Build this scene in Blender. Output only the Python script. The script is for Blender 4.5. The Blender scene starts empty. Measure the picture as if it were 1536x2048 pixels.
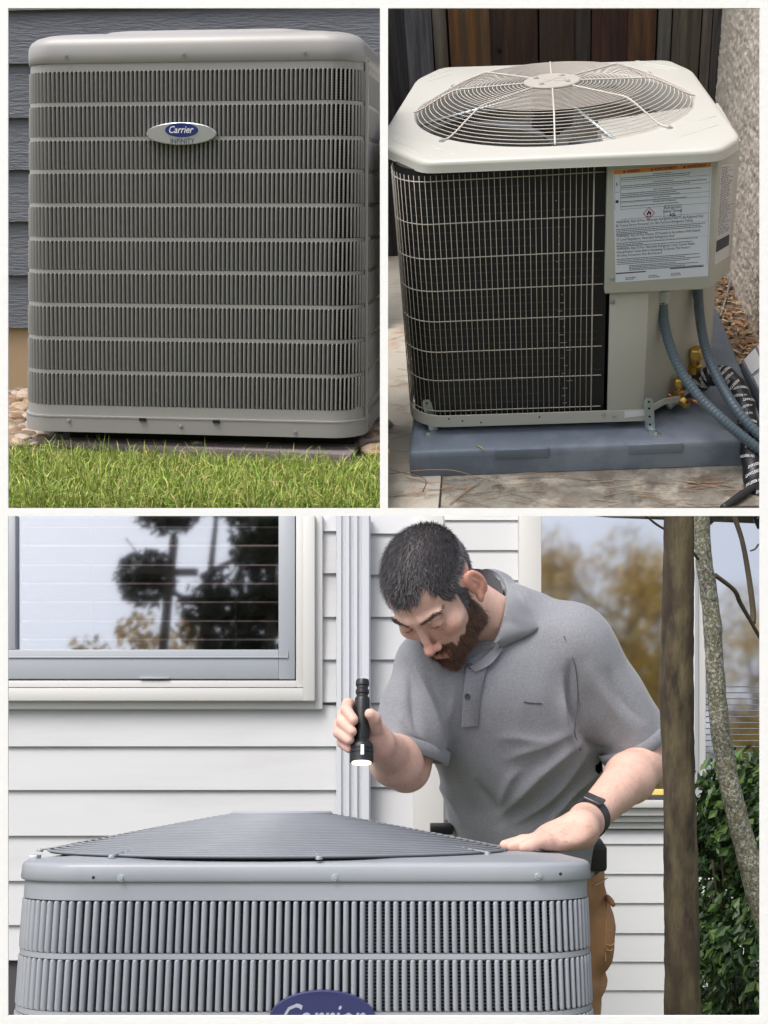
import bpy, bmesh, math, random
import numpy as np
from mathutils import Vector, Matrix, Euler
random.seed(7); RNG = np.random.default_rng(7)
rad = math.radians
SC = bpy.context.scene; COL = SC.collection

# ---------------------------------------------------------------- camera, sky, sun, exposure
F = 2300.0                      # focal length in pixels of a 1536 x 2048 frame
cd = bpy.data.cameras.new('camera'); cam = bpy.data.objects.new('camera', cd); COL.objects.link(cam)
cd.sensor_fit = 'VERTICAL'; cd.sensor_height = 36.0; cd.lens = 36.0 * F / 2048.0
cd.clip_start = 0.05; cd.clip_end = 2000
cam.rotation_euler = (rad(90), 0, 0); SC.camera = cam
W = bpy.data.worlds.new('World'); SC.world = W; W.use_nodes = True
nt = W.node_tree; bg = nt.nodes['Background']
sky = nt.nodes.new('ShaderNodeTexSky'); sky.sky_type = 'NISHITA'; sky.sun_disc = False
sky.air_density = 1.0; sky.dust_density = 5.0; sky.ozone_density = 1.0
hs = nt.nodes.new('ShaderNodeHueSaturation'); hs.inputs['Saturation'].default_value = .5      # thin high cloud
nt.links.new(sky.outputs[0], hs.inputs['Color']); nt.links.new(hs.outputs[0], bg.inputs[0]); bg.inputs[1].default_value = 0.15
sd = bpy.data.lights.new('sun', 'SUN'); sun = bpy.data.objects.new('sun', sd); COL.objects.link(sun)
sd.energy = 1.0; sd.angle = rad(24); sd.color = (1.0, 0.95, 0.88)
sv = Vector((-0.33, -0.36, 0.87)).normalized()
sky.sun_elevation = math.asin(sv.z); sky.sun_rotation = math.atan2(sv.x, sv.y)
sun.rotation_euler = sv.to_track_quat('Z', 'Y').to_euler()
SC.view_settings.view_transform = 'Standard'; SC.view_settings.look = 'None'
SC.view_settings.gamma = 1; SC.view_settings.use_curve_mapping = False
SC.view_settings.exposure = 0.68

# ---------------------------------------------------------------- frames of the three places
class Place:
    """A set with its own ground and up direction; its origin is given in world metres."""
    def __init__(s, rx, ry, rz, org=(0, 0, 0)):
        s.R = Matrix.Rotation(ry, 3, 'Y') @ Matrix.Rotation(rx, 3, 'X') @ Matrix.Rotation(rz, 3, 'Z')
        s.M = s.R.to_4x4(); s.M.translation = Vector(org); s.inv = s.M.inverted()
        s.o = s.inv @ Vector((0, 0, 0))
    def at(s, px, py, ax, v):
        """point of the surface {axis ax = v} that the photograph shows at px, py"""
        d = s.R.transposed() @ Vector(((px - 768) / F, 1, (1024 - py) / F))
        k = (v - s.o[ax]) / d[ax]
        return s.o + d * k
    def ray(s, px, py, D):
        return s.inv @ Vector(((px - 768) / F * D, D, (1024 - py) / F * D))
    def hit(s, px, py, p0, n):
        d = s.R.transposed() @ Vector(((px - 768) / F, 1, (1024 - py) / F)); n = Vector(n)
        return s.o + d * ((Vector(p0) - s.o).dot(n) / d.dot(n))
WORLD = Place(0, 0, 0)

# ---------------------------------------------------------------- materials
MATS = {}
def mat(name, col, rough=0.5, metal=0.0, var=0.0, vs=3.0, bump=0.0, bs=60.0, bd=0.01, stretch=None, attr=None,
        spec=0.5, trans=0.0, emit=None, col2=None, ms=4.0, mlo=0.45, mhi=0.6, coat=0.0, sheen=0.0, rvar=0.0, alpha=None):
    if name in MATS: return MATS[name]
    m = bpy.data.materials.new(name); m.use_nodes = True; MATS[name] = m
    N, L = m.node_tree.nodes, m.node_tree.links; P = N['Principled BSDF']
    P.inputs['Roughness'].default_value = rough; P.inputs['Metallic'].default_value = metal
    P.inputs['Specular IOR Level'].default_value = spec; P.inputs['Transmission Weight'].default_value = trans
    P.inputs['Coat Weight'].default_value = coat; P.inputs['Sheen Weight'].default_value = sheen
    tc = N.new('ShaderNodeTexCoord'); vec = tc.outputs['Object']
    if stretch:
        mp = N.new('ShaderNodeMapping'); mp.inputs['Scale'].default_value = stretch; L.new(vec, mp.inputs[0]); vec = mp.outputs[0]
    def noise(sc, det=4, rg=.55, v=vec):
        n = N.new('ShaderNodeTexNoise'); n.inputs['Scale'].default_value = sc; n.inputs['Detail'].default_value = det
        n.inputs['Roughness'].default_value = rg; L.new(v, n.inputs['Vector']); return n.outputs['Fac']
    rgb = N.new('ShaderNodeRGB'); rgb.outputs[0].default_value = (*col, 1); c = rgb.outputs[0]
    if attr:
        at = N.new('ShaderNodeAttribute'); at.attribute_name = attr
        mx = N.new('ShaderNodeMix'); mx.data_type = 'RGBA'; mx.blend_type = 'MULTIPLY'; mx.inputs[0].default_value = 1
        L.new(c, mx.inputs[6]); L.new(at.outputs['Color'], mx.inputs[7]); c = mx.outputs[2]
    if col2:
        cols = col2 if isinstance(col2[0], tuple) else [col2]
        for i, c2 in enumerate(cols):
            r = N.new('ShaderNodeMapRange'); r.inputs[1].default_value = mlo; r.inputs[2].default_value = mhi
            off = N.new('ShaderNodeVectorMath'); off.inputs[1].default_value = (i * 7.3, i * 3.1, i * 5.7); L.new(vec, off.inputs[0])
            L.new(noise(ms * (1 + .6 * i), 6, .65, off.outputs[0]), r.inputs[0])
            mx = N.new('ShaderNodeMix'); mx.data_type = 'RGBA'; L.new(r.outputs[0], mx.inputs[0]); L.new(c, mx.inputs[6])
            mx.inputs[7].default_value = (*c2, 1); c = mx.outputs[2]
    if var:
        r = N.new('ShaderNodeMapRange'); r.inputs[1].default_value = .25; r.inputs[2].default_value = .75
        r.inputs[3].default_value = 1 - var; r.inputs[4].default_value = 1 + var; L.new(noise(vs, 5, .6), r.inputs[0])
        mx = N.new('ShaderNodeMix'); mx.data_type = 'RGBA'; mx.blend_type = 'MULTIPLY'; mx.inputs[0].default_value = 1
        L.new(c, mx.inputs[6]); L.new(r.outputs[0], mx.inputs[7]); c = mx.outputs[2]
    L.new(c, P.inputs['Base Color'])
    if rvar:
        r = N.new('ShaderNodeMapRange'); r.inputs[3].default_value = max(0, rough - rvar); r.inputs[4].default_value = rough + rvar
        L.new(noise(vs * 2, 4, .6), r.inputs[0]); L.new(r.outputs[0], P.inputs['Roughness'])
    if bump:
        b = N.new('ShaderNodeBump'); b.inputs['Strength'].default_value = bump; b.inputs['Distance'].default_value = bd
        L.new(noise(bs, 5, .6), b.inputs['Height']); L.new(b.outputs[0], P.inputs['Normal'])
    if emit:
        P.inputs['Emission Color'].default_value = (*emit[:3], 1); P.inputs['Emission Strength'].default_value = emit[3]
    if alpha is not None:      # thin pane: part mirror, part see-through
        out = N['Material Output']; tr = N.new('ShaderNodeBsdfTransparent'); gl = N.new('ShaderNodeBsdfGlossy')
        gl.inputs['Roughness'].default_value = rough; tr.inputs[0].default_value = (*col, 1); gl.inputs[0].default_value = (.95, .97, 1, 1)
        mx = N.new('ShaderNodeMixShader'); mx.inputs[0].default_value = alpha
        L.new(tr.outputs[0], mx.inputs[1]); L.new(gl.outputs[0], mx.inputs[2]); L.new(mx.outputs[0], out.inputs['Surface'])
    return m

# ---------------------------------------------------------------- mesh building
class MB:
    def __init__(s): s.v = []; s.f = []; s.c = None
    def add(s, vs, fs, col=None):
        o = len(s.v); s.v.extend([tuple(p) for p in vs]); s.f.extend([tuple(i + o for i in f) for f in fs])
        if col is not None:
            if s.c is None: s.c = []
            s.c.extend([col] * len(vs))
        return s
    def box(s, x0, x1, y0, y1, z0, z1):
        return s.hexa([(x0,y0,z0),(x1,y0,z0),(x1,y1,z0),(x0,y1,z0)], [(x0,y0,z1),(x1,y0,z1),(x1,y1,z1),(x0,y1,z1)])
    def hexa(s, a, b):
        return s.add(list(a) + list(b), [(0,3,2,1),(4,5,6,7),(0,1,5,4),(1,2,6,5),(2,3,7,6),(3,0,4,7)])
    def slab(s, quad, n, t):
        """quad (4 points, front) given thickness t along -n"""
        n = Vector(n).normalized(); q = [Vector(p) for p in quad]; return s.hexa([p - n * t for p in q], q)
    def loft(s, loops, closed=True, cap=False):
        n = len(loops[0]); vs = [p for l in loops for p in l]; fs = []
        for i in range(len(loops) - 1):
            for j in range(n if closed else n - 1):
                k = (j + 1) % n; fs.append((i*n+j, i*n+k, (i+1)*n+k, (i+1)*n+j))
        if cap: fs.append(tuple(range(n))[::-1]); fs.append(tuple(range((len(loops)-1)*n, len(loops)*n)))
        return s.add(vs, fs)
    def tube(s, path, r, n=8, cap=True, closed=False):
        P = [Vector(p) for p in path]; m = len(P); rs = r if hasattr(r, '__len__') else [r] * m
        loops = []; up = None
        for i in range(m):
            if closed: t = (P[(i+1) % m] - P[i-1]).normalized()
            else: t = (P[min(i+1, m-1)] - P[max(i-1, 0)]).normalized()
            if up is None:
                up = Vector((0,0,1)) if abs(t.z) < .9 else Vector((1,0,0))
            u = (up - t * up.dot(t)); u = u.normalized() if u.length > 1e-6 else t.orthogonal().normalized(); up = u; w = t.cross(u)
            loops.append([P[i] + (u*math.cos(2*math.pi*k/n) + w*math.sin(2*math.pi*k/n)) * rs[i] for k in range(n)])
        if closed: loops.append(loops[0])
        return s.loft(loops, True, cap and not closed)
    def disc(s, c, ax, r, h, n=16, bev=0.0, r2=None):
        """cylinder from c along ax, height h, with a bevelled far end"""
        ax = Vector(ax).normalized(); u = ax.orthogonal().normalized(); w = ax.cross(u); c = Vector(c); r2 = r2 or r
        ring = lambda rr, hh: [c + ax*hh + (u*math.cos(2*math.pi*k/n) + w*math.sin(2*math.pi*k/n))*rr for k in range(n)]
        L = [ring(r, 0), ring(r2, h - bev)]
        if bev: L.append(ring(r2 - bev, h))
        return s.loft(L, True, True)
    def lathe(s, c, ax, prof, n=24):
        ax = Vector(ax).normalized(); u = ax.orthogonal().normalized(); w = ax.cross(u); c = Vector(c)
        return s.loft([[c + ax*h + (u*math.cos(2*math.pi*k/n) + w*math.sin(2*math.pi*k/n))*r for k in range(n)] for r, h in prof], True, True)
    def np_(s, V, Fc):
        o = len(s.v); s.v.extend(map(tuple, V.tolist())); s.f.extend([tuple(i + o for i in f) for f in Fc.tolist()]); return s

def finish(name, me, m, M, parent, smooth):
    o = bpy.data.objects.new(name, me); COL.objects.link(o)
    if m is not None and not me.materials: me.materials.append(m)
    if smooth: me.shade_smooth() if smooth is True else (me.shade_smooth(), me.set_sharp_from_angle(angle=rad(smooth)))
    if parent is not None: o.parent = parent
    else: o.matrix_world = M
    return o
def mesh_of(name, mb, base=(0, 0, 0)):
    me = bpy.data.meshes.new(name); b = Vector(base)
    A = np.array(mb.v, dtype=float).reshape(-1, 3) - np.array(b)
    me.from_pydata([tuple(p) for p in A], [], mb.f); me.update()
    if mb.c is not None:
        a = me.color_attributes.new('Col', 'FLOAT_COLOR', 'POINT')
        a.data.foreach_set('color', np.array([(c[0], c[1], c[2], 1) for c in mb.c], dtype=np.float32).ravel())
    return me
BASE = {}
def recalc(me):
    bm = bmesh.new(); bm.from_mesh(me); bmesh.ops.recalc_face_normals(bm, faces=bm.faces); bm.to_mesh(me); bm.free()
def bevel(me, w, seg=2, ang=35):
    bm = bmesh.new(); bm.from_mesh(me)
    bmesh.ops.remove_doubles(bm, verts=bm.verts, dist=1e-5)
    es = [e for e in bm.edges if len(e.link_faces) == 2 and e.calc_face_angle(0) > rad(ang)]
    bmesh.ops.bevel(bm, geom=es, offset=w, segments=seg, profile=.5, affect='EDGES', clamp_overlap=True)
    bm.to_mesh(me); bm.free()
def thing(name, label, cat, S, loc, group=None, kind=None):
    o = bpy.data.objects.new(name, None); o.empty_display_size = .1; COL.objects.link(o)
    o.matrix_world = S.M @ Matrix.Translation(Vector(loc)); BASE[o.name] = Vector(loc)
    if label: o['label'] = label
    if cat: o['category'] = cat
    if group: o['group'] = group
    if kind: o['kind'] = kind
    return o
def part(name, mb, m, parent, smooth=False, bev=0, label=None, kind=None, rc=True, seg=2):
    b = BASE[parent.name]; me = mesh_of(name, mb, b)
    if rc: recalc(me)
    if bev: bevel(me, bev, seg)
    o = finish(name, me, m, None, parent, smooth or (40 if bev else False)); BASE[o.name] = b
    if label: o['label'] = label
    if kind: o['kind'] = kind
    return o
def solo(name, mb, m, S, loc, label=None, cat=None, group=None, kind=None, smooth=False, bev=0, rc=True, seg=2):
    me = mesh_of(name, mb, loc)
    if rc: recalc(me)
    if bev: bevel(me, bev, seg)
    o = finish(name, me, m, S.M @ Matrix.Translation(Vector(loc)), None, smooth or (40 if bev else False)); BASE[o.name] = Vector(loc)
    for k, v in (('label', label), ('category', cat), ('group', group), ('kind', kind)):
        if v: o[k] = v
    return o
def inst(name, me, parent, M, m=None):
    """a part that shares mesh data; M is its transform in the place's coordinates"""
    o = bpy.data.objects.new(name, me); COL.objects.link(o); o.parent = parent
    o.matrix_local = Matrix.Translation(-BASE[parent.name]) @ M; return o

# text as flat outlines
_tc = {}
def text2d(s, shear=0.0, bold=0.0, spacing=1.0):
    key = (s, shear, bold, spacing)
    if key in _tc: return _tc[key]
    cu = bpy.data.curves.new('t', 'FONT'); cu.body = s; cu.shear = shear; cu.offset = bold; cu.space_character = spacing
    cu.resolution_u = 2; ob = bpy.data.objects.new('t', cu); COL.objects.link(ob)
    bpy.context.view_layer.update()
    me = ob.to_mesh(); V = np.array([tuple(v.co) for v in me.vertices]).reshape(-1, 3); Fc = [tuple(p.vertices) for p in me.polygons]
    ob.to_mesh_clear(); bpy.data.objects.remove(ob); bpy.data.curves.remove(cu)
    if len(V) == 0: V = np.zeros((0, 3))
    _tc[key] = (V, Fc); return _tc[key]
def put_text(mb, s, fmap, u, v, h, align='l', width=None, **k):
    """u, v: position on the sheet, h: letter height there; fmap(u, v) -> 3D point"""
    V, Fc = text2d(s, **k)
    if not len(V): return
    x0, x1 = V[:, 0].min(), V[:, 0].max(); sc = h / .7; sx = sc if width is None else width / (x1 - x0)
    off = {'l': x0, 'c': (x0 + x1) / 2, 'r': x1}[align]
    mb.add([fmap(u + (p[0] - off) * sx, v + p[1] * sc) for p in V], Fc)
def smooth_path(pts, n=6):
    P = [Vector(p) for p in pts]; out = []
    for i in range(len(P) - 1):
        a, b, c, d = P[max(i-1, 0)], P[i], P[i+1], P[min(i+2, len(P)-1)]
        for k in range(n):
            t = k / n; out.append(.5 * ((2*b) + (c - a)*t + (2*a - 5*b + 4*c - d)*t*t + (3*b - a - 3*c + d)*t**3))
    out.append(P[-1]); return out
def lerp(a, b, t): return a + (b - a) * t

# rounded rectangle in plan: n-corner arcs; returns list of (x, y, nx, ny)
def rrect(xl, xr, yf, yb, r, na=8, rb=None):
    rb = r if rb is None else rb; out = []
    for cx, cy, a0, rr in ((xl+r, yf+r, 180, r), (xr-r, yf+r, 270, r), (xr-rb, yb-rb, 0, rb), (xl+rb, yb-rb, 90, rb)):
        for k in range(na + 1):
            a = rad(a0 + 90 * k / na); out.append((cx + rr*math.cos(a), cy + rr*math.sin(a), math.cos(a), math.sin(a)))
    return out
class Wrap:
    """front skin of a cabinet: left side, left corner, front, right corner, right side"""
    def __init__(s, xl, xr, yf, r, side):
        s.xl, s.xr, s.yf, s.r, s.side = xl, xr, yf, r, side
        s.arc = math.pi/2*r; s.fr = xr - xl - 2*r; s.L = 2*side + 2*s.arc + s.fr
    def __call__(s, t):
        if t < s.side: return (s.xl, s.yf + s.r + s.side - t, -1, 0)
        t -= s.side
        if t < s.arc: a = math.pi + t/s.r; return (s.xl + s.r + s.r*math.cos(a), s.yf + s.r + s.r*math.sin(a), math.cos(a), math.sin(a))
        t -= s.arc
        if t < s.fr: return (s.xl + s.r + t, s.yf, 0, -1)
        t -= s.fr
        if t < s.arc: a = 1.5*math.pi + t/s.r; return (s.xr - s.r + s.r*math.cos(a), s.yf + s.r + s.r*math.sin(a), math.cos(a), math.sin(a))
        t -= s.arc; return (s.xr, s.yf + s.r + t, 1, 0)
def wrap_band(mb, w, z0, z1, t0, t1, inset=0.0, th=0.004, n=90, bow=None):
    """a thin band of the skin between heights z0, z1 (z may depend on nothing else)"""
    loops = []
    for i in range(n + 1):
        x, y, nx, ny = w(lerp(t0, t1, i / n)); x -= nx*inset; y -= ny*inset
        x2, y2 = x - nx*th, y - ny*th
        loops.append([(x, y, z0), (x, y, z1), (x2, y2, z1), (x2, y2, z0)])
    mb.loft(loops, True, True)
def screw(mb, c, n, r):
    mb.disc(c, n, r*1.25, r*.25, 14); mb.disc(Vector(c)+Vector(n)*r*.25, n, r*.8, r*.55, 6, r*.12)
CS_OPEN = [(-.50, -.12), (-.47, .05), (-.35, .12), (-.16, .06), (-.01, -.20), (.08, -.62)]
def slat_mesh(mb, p, n, T, z0, z1, pitch, depth, cs=None):
    """one stamped louver: outer edge on the left, inner edge on the right, ends drawn into the skin"""
    px, py = p; nx, ny = n; tx, ty = T
    cs = cs or [(-.50, -.18), (-.47, .02), (-.36, .11), (-.10, .08), (.10, -.08), (.17, -.40), (.17, -1.05)]
    st = [0, .006, .02, .05, .95, .98, .994, 1.0]; dk = [0, .3, .75, 1, 1, .75, .3, 0]
    loops = []
    for s_, k in zip(st, dk):
        z = lerp(z0, z1, s_)
        loops.append([(px + tx*a*pitch*(.72+.28*k) + nx*(b*depth*k), py + ty*a*pitch*(.72+.28*k) + ny*(b*depth*k), z) for a, b in cs])
    mb.loft(loops, False)
# ================================================================ the added white border frame and the ground of the yard
white_frame = mat('white_frame', (.97, .97, .97), .55, var=.01, bump=.05, bs=90)
YF = 1.22
def fx(px): return (px - 768) / F * YF
def fz(py): return (1024 - py) / F * YF
mb = MB(); E_ = 40  # thin frame added for the white border lines, no wall of the yards
mb.box(fx(-E_), fx(16), YF, YF + .002, fz(2048 + E_), fz(-E_))
mb.box(fx(1520), fx(1536 + E_), YF, YF + .002, fz(2048 + E_), fz(-E_))
mb.box(fx(16), fx(1520), YF, YF + .002, fz(16), fz(-E_))
mb.box(fx(16), fx(1520), YF, YF + .002, fz(2048 + E_), fz(2032))
mb.box(fx(16), fx(1520), YF, YF + .002, fz(1032), fz(1016))
mb.box(fx(760), fx(776), YF, YF + .002, fz(1016), fz(16))
solo('border_frame', mb, white_frame, WORLD, (0, YF, 0), kind='structure', label='added white border frame between the three yard scenes')
g = MB(); g.add([(-400, -400, -2.6), (400, -400, -2.6), (400, 400, -2.6), (-400, 400, -2.6)], [(0, 1, 2, 3)])
solo('ground', g, mat('yard_ground', (.07, .09, .035), .95, var=.3, vs=.6, col2=(.10, .085, .055), ms=.3), WORLD, (0, 0, -2.6), kind='structure')

# ================================================================ PLACE 1: grey unit before dark lap siding
P1 = Place(math.atan(624 / F), 0, -.120)
D1 = 4.8
o1 = P1.at(395, 872, 1, 0) if False else P1.ray(395, 872, D1)
YU, ZU = o1.y, o1.z                      # front face of the unit, its underside
grey1 = mat('cabinet_grey', (.345, .335, .33), .40, var=.035, vs=2.2, bump=.02, bs=400, bd=.0005, rvar=.06)
dark_in = mat('coil_shadow', (.008, .008, .009), .6, var=.3, vs=30)
def zf(py): return P1.at(400, py, 1, YU).z
tl, tr, bl, br = P1.at(64, 120, 1, YU + .12), P1.at(729, 120, 1, YU + .1), P1.at(60, 830, 1, YU + .12), P1.at(729, 845, 1, YU + .1)
def W1(z, side=None):
    k = (z - bl.z) / (tl.z - bl.z); k2 = (z - br.z) / (tr.z - br.z)
    side = side or (P1.at(766, 400, 0, lerp(br.x, tr.x, .5)).y - YU - .15)
    return Wrap(lerp(bl.x, tl.x, k), lerp(br.x, tr.x, k2), YU, .13, side)
def band1(mb, za, zb, inset=0., th=.005, n=70, t0=0., t1=1., zc=None):
    loops = []
    for i in range(n + 1):
        L = []
        for z in (za, zb):
            w = W1(z); x, y, nx, ny = w(w.L * lerp(t0, t1, i / n)); L.append(((x - nx*inset, y - ny*inset, z), (x - nx*(inset+th), y - ny*(inset+th), z)))
        loops.append([L[0][0], L[1][0], L[1][1], L[0][1]])
    mb.loft(loops, True, True)
unit1 = thing('air_conditioner', 'grey air conditioner with silver oval badge beside dark lap siding on lawn edge', 'air conditioner', P1, (o1.x, YU, ZU))
zc = zf(122)      # seam under the cap
wc = W1(zc); ybk = P1.at(766.5, 400, 0, W1(zf(400)).xr).y - .01
print('side', ybk - YU)
loops = []
for dz, ins in ((-.004, -.001), (.0, -.004), (.03, -.004), (.060, -.001), (.080, .008), (.095, .025), (.106, .050), (.114, .09), (.120, .16), (.128, .30)):
    loops.append([(x, y, zc + dz) for x, y, *_ in rrect(wc.xl + ins, wc.xr - ins, YU + ins, ybk - ins, max(.13 + .0*ins, .05), 10)])
cap = MB().loft(loops, True, True)
capo = part('cap', cap, grey1, unit1, smooth=50)
b = MB(); loops = [[(x, y, zc + dz) for x, y, *_ in rrect(wc.xl + ins, wc.xr - ins, YU + ins, ybk - ins, .12, 10)] for dz, ins in ((.122, .22), (.142, .24), (.148, .27))]
part('fan_guard', b.loft(loops, True, True), grey1, unit1, smooth=50)
def scr(c, n, r, par, m=None): q = MB(); screw(q, c, n, r); part('screw', q, m or grey1, par)
for px in (133, 368, 610): scr((P1.at(px, 108, 1, YU).x, YU - .010, zf(108)), (0, -1, 0), .006, unit1)
b = MB(); band1(b, zf(140), zc - .004); part('upper_band', b, grey1, unit1, smooth=40)
b = MB(); band1(b, zf(838), zf(816), 0, .005)
band1(b, zf(869), zf(838), -.008, .006); part('base_pan', b, grey1, unit1, smooth=40)
b = MB(); band1(b, zf(839.5), zf(836.5), -.010, .012); part('base_bead', b, grey1, unit1, smooth=40)
for px, py in ((140, 846), (363, 852), (591, 858)): scr((P1.at(px, py, 1, YU).x, YU - .010, zf(py)), (0, -1, 0), .007, unit1)
scr((P1.at(729, 841, 1, YU+.1).x, YU + .09, zf(841)), (.9, -.4, 0), .007, unit1)
for px, py in ((287, 838), (434, 842)): c = P1.at(px, py, 1, YU); part('drain_slot', MB().box(c.x - .014, c.x + .014, YU - .016, YU - .006, c.z - .006, c.z + .006), dark_in, unit1)
rails = [205, 275, 341, 409, 478, 544, 611, 679, 747]
edges = [140] + rails + [816]
for i, ry_ in enumerate(rails):
    b = MB(); z = zf(ry_ + 1.5); band1(b, z - .0070, z + .0070, 0.0, .006); part('rail', b, grey1, unit1, smooth=40)
NS = 150
def louver_rows(parent, Wf, ztop, zbot, z0s, ns, depth, m, t0, t1):
    for (za, zb) in z0s:
        b = MB()
        for k in range(ns):
            t = lerp(t0, t1, (k + .5) / ns); w = Wf((za + zb) / 2); wt, wb = Wf(za), Wf(zb)
            x, y, nx, ny = w(w.L * t); pitch = w.L * (t1 - t0) / ns
            xt = wt(wt.L * t)[0] - x; xb = wb(wb.L * t)[0] - x; o = len(b.v)
            slat_mesh(b, (x, y), (nx, ny), (-ny, nx), zb, za, pitch, depth, CS_OPEN)
            for q in range(o, len(b.v)):
                v = b.v[q]; k_ = (v[2] - zb) / (za - zb); b.v[q] = (v[0] + lerp(xb, xt, k_), v[1], v[2])
        part('louver_row', b, m, parent, smooth=60, rc=False, kind='stuff')
louver_rows(unit1, W1, 0, 0, [(zf(edges[i] + (0 if i == 0 else 5)), zf(edges[i+1] - (0 if i == 9 else 2))) for i in range(10)], NS, .030, grey1, 0, 1)
b = MB(); band1(b, zf(820), zf(136), .045, .01); part('coil_core', b, dark_in, unit1)
fin = mat('coil_fins', (.12, .12, .12), .4, metal=.6)
b = MB()
for q in range(130): z = lerp(zf(818), zf(138), (q + .5) / 130); band1(b, z - .0012, z + .0012, .040, .004, n=24, t0=.60, t1=.80)
part('coil_fins', b, fin, unit1, kind='stuff')
b = MB()
for z0_, z1_ in [(zf(866), zc)]:
    for s_ in (1,):
        L = []
        for z in (z0_, z1_):
            w = W1(z); t = w.side + 2*w.arc + w.fr - .012; x, y, nx, ny = w(t)
            L.append((x, y, z))
        b.hexa([(L[0][0], L[0][1] - .012, L[0][2]), (L[0][0] + .014, L[0][1] - .012, L[0][2]), (L[0][0] + .014, L[0][1] + .012, L[0][2]), (L[0][0], L[0][1] + .012, L[0][2])],
               [(L[1][0], L[1][1] - .012, L[1][2]), (L[1][0] + .014, L[1][1] - .012, L[1][2]), (L[1][0] + .014, L[1][1] + .012, L[1][2]), (L[1][0], L[1][1] + .012, L[1][2])])
part('corner_post', b, grey1, unit1, bev=.003)
# corner screws on the right-hand edge
for py in (118, 478): w = W1(zf(py)); x, y, nx, ny = w(w.side + 2*w.arc + w.fr); scr((x + .014, y - .01, zf(py)), (.8, -.6, 0), .006, unit1)
# near-black block put in for the shade beneath the unit
part('gap_shade', MB().box(W1(ZU).xl + .17, W1(ZU).xr - .05, YU + .14, ybk - .06, ZU - .050, ZU + .010), mat('gap_shade_black', (.008, .008, .009), .8), unit1)
b = MB().box(W1(ZU).xl + .06, W1(ZU).xr - .06, YU + .06, ybk - .08, ZU + .002, ZU + .014); part('underside', b, dark_in, unit1)
# badge
silver = mat('brushed_silver', (.62, .63, .66), .32, metal=.75); blue = mat('badge_blue', (.012, .03, .19), .3, coat=.4)
bc = P1.at(365.5, 268, 1, YU); sx_, sz_ = (P1.at(435, 268, 1, YU).x - P1.at(296, 268, 1, YU).x) / 2, (zf(246) - zf(291)) / 2
def oval(c, a, bb, y0, y1, n=48, bevl=.003):
    m_ = MB(); R_ = lambda ka, yy: [(c.x + (a - ka)*math.cos(2*math.pi*k/n), yy, c.z + (bb - ka)*math.sin(2*math.pi*k/n)) for k in range(n)]
    return m_.loft([R_(0, y1), R_(0, y0 + bevl), R_(bevl, y0)], True, True)
badge = part('badge', oval(bc, sx_, sz_, YU - .026, YU - .008), silver, unit1, smooth=40)
c2 = Vector((P1.at(367, 260, 1, YU).x, 0, zf(260.5))); a2, b2 = .0655, .0265
part('logo_oval', oval(c2, a2, b2, YU - .029, YU - .024, bevl=.001), blue, badge, smooth=40)
white_ink = mat('white_ink', (.85, .85, .87), .5); grey_ink = mat('grey_ink', (.07, .08, .16), .5)
b = MB(); put_text(b, 'Carrier', lambda u, v: (u, YU - .0298, v), c2.x, c2.z - .011, .026, 'c', width=.098, shear=.35, bold=.012)
part('logo_lettering', b, white_ink, badge, rc=False)
b = MB(); put_text(b, 'INFINITY', lambda u, v: (u, YU - .0268, v), c2.x + .002, zf(287), .0175, 'c', width=.095, bold=.01)
part('logo_lettering', b, grey_ink, badge, rc=False, kind='stuff')

# pad
ZP = ZU - .048
pc = [P1.at(45, 879, 2, ZP), P1.at(703, 909, 2, ZP), P1.at(752, 838, 2, ZP), P1.at(150, 832, 2, ZP)]
b = MB(); b.hexa([(p.x, p.y, ZP - .045) for p in pc], [tuple(p) for p in pc])
solo('mounting_pad', b, mat('pad_taupe', (.20, .165, .165), .7, var=.15, vs=5, bump=.1, bs=80), P1, tuple(pc[0]),
     'low brown slab under the grey louvered air conditioner at lawn edge', 'mounting pad', bev=.006)
ZG1 = ZP - .028
# soil + lawn
lx0, lx1 = P1.at(-60, 990, 2, ZG1).x - .3, P1.at(767, 1010, 2, ZG1).x
b = MB(); b.add([(lx0, P1.at(300, 1020, 2, ZG1).y, ZG1), (P1.at(766, 1020, 2, ZG1).x, P1.at(300, 1020, 2, ZG1).y, ZG1), (P1.at(766, 400, 1, YU + 1.9).x, YU + 1.9, ZG1), (lx0, YU + 1.9, ZG1)], [(0, 1, 2, 3)])
solo('soil', b, mat('soil', (.09, .085, .04), .95, var=.3, vs=12, bump=.4, bs=40), P1, (0, YU, ZG1), kind='structure')
# wall: boards, foundation
YW = YU + 1.72
def zw(py, px=40): return P1.at(px, py, 1, YW).z
bx0, bx1 = P1.at(-150, 300, 1, YW).x, P1.at(767, 300, 1, YW).x
side_mat = mat('lap_siding_slate', (.155, .165, .195), .62, var=.16, vs=6, bump=.9, bs=16, bd=.012, stretch=(1, 6, 5.5), rvar=.1)
wall1 = thing('lap_siding_wall', 'dark slate blue lap siding wall behind the grey louvered unit', 'wall', P1, (bx0, YW, zw(655)))
yl = [655, 550, 443, 340, 236, 128, 22, -90]
for i in range(7):
    z0_, z1_ = zw(yl[i]), zw(yl[i+1]) + .012
    b = MB(); b.hexa([(bx0, YW - .026, z0_), (bx1, YW - .026, z0_), (bx1, YW, z0_), (bx0, YW, z0_)], [(bx0, YW - .004, z1_), (bx1, YW - .004, z1_), (bx1, YW + .01, z1_), (bx0, YW + .01, z1_)])
    part('board', b, side_mat, wall1)
b = MB().box(bx0, bx1, YW + .01, YW + .03, zw(655), zw(-90)); part('sheathing', b, dark_in, wall1)
b = MB().box(bx0, bx1, YW + .004, YW + .03, ZG1 - .05, zw(655) - .001)
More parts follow.
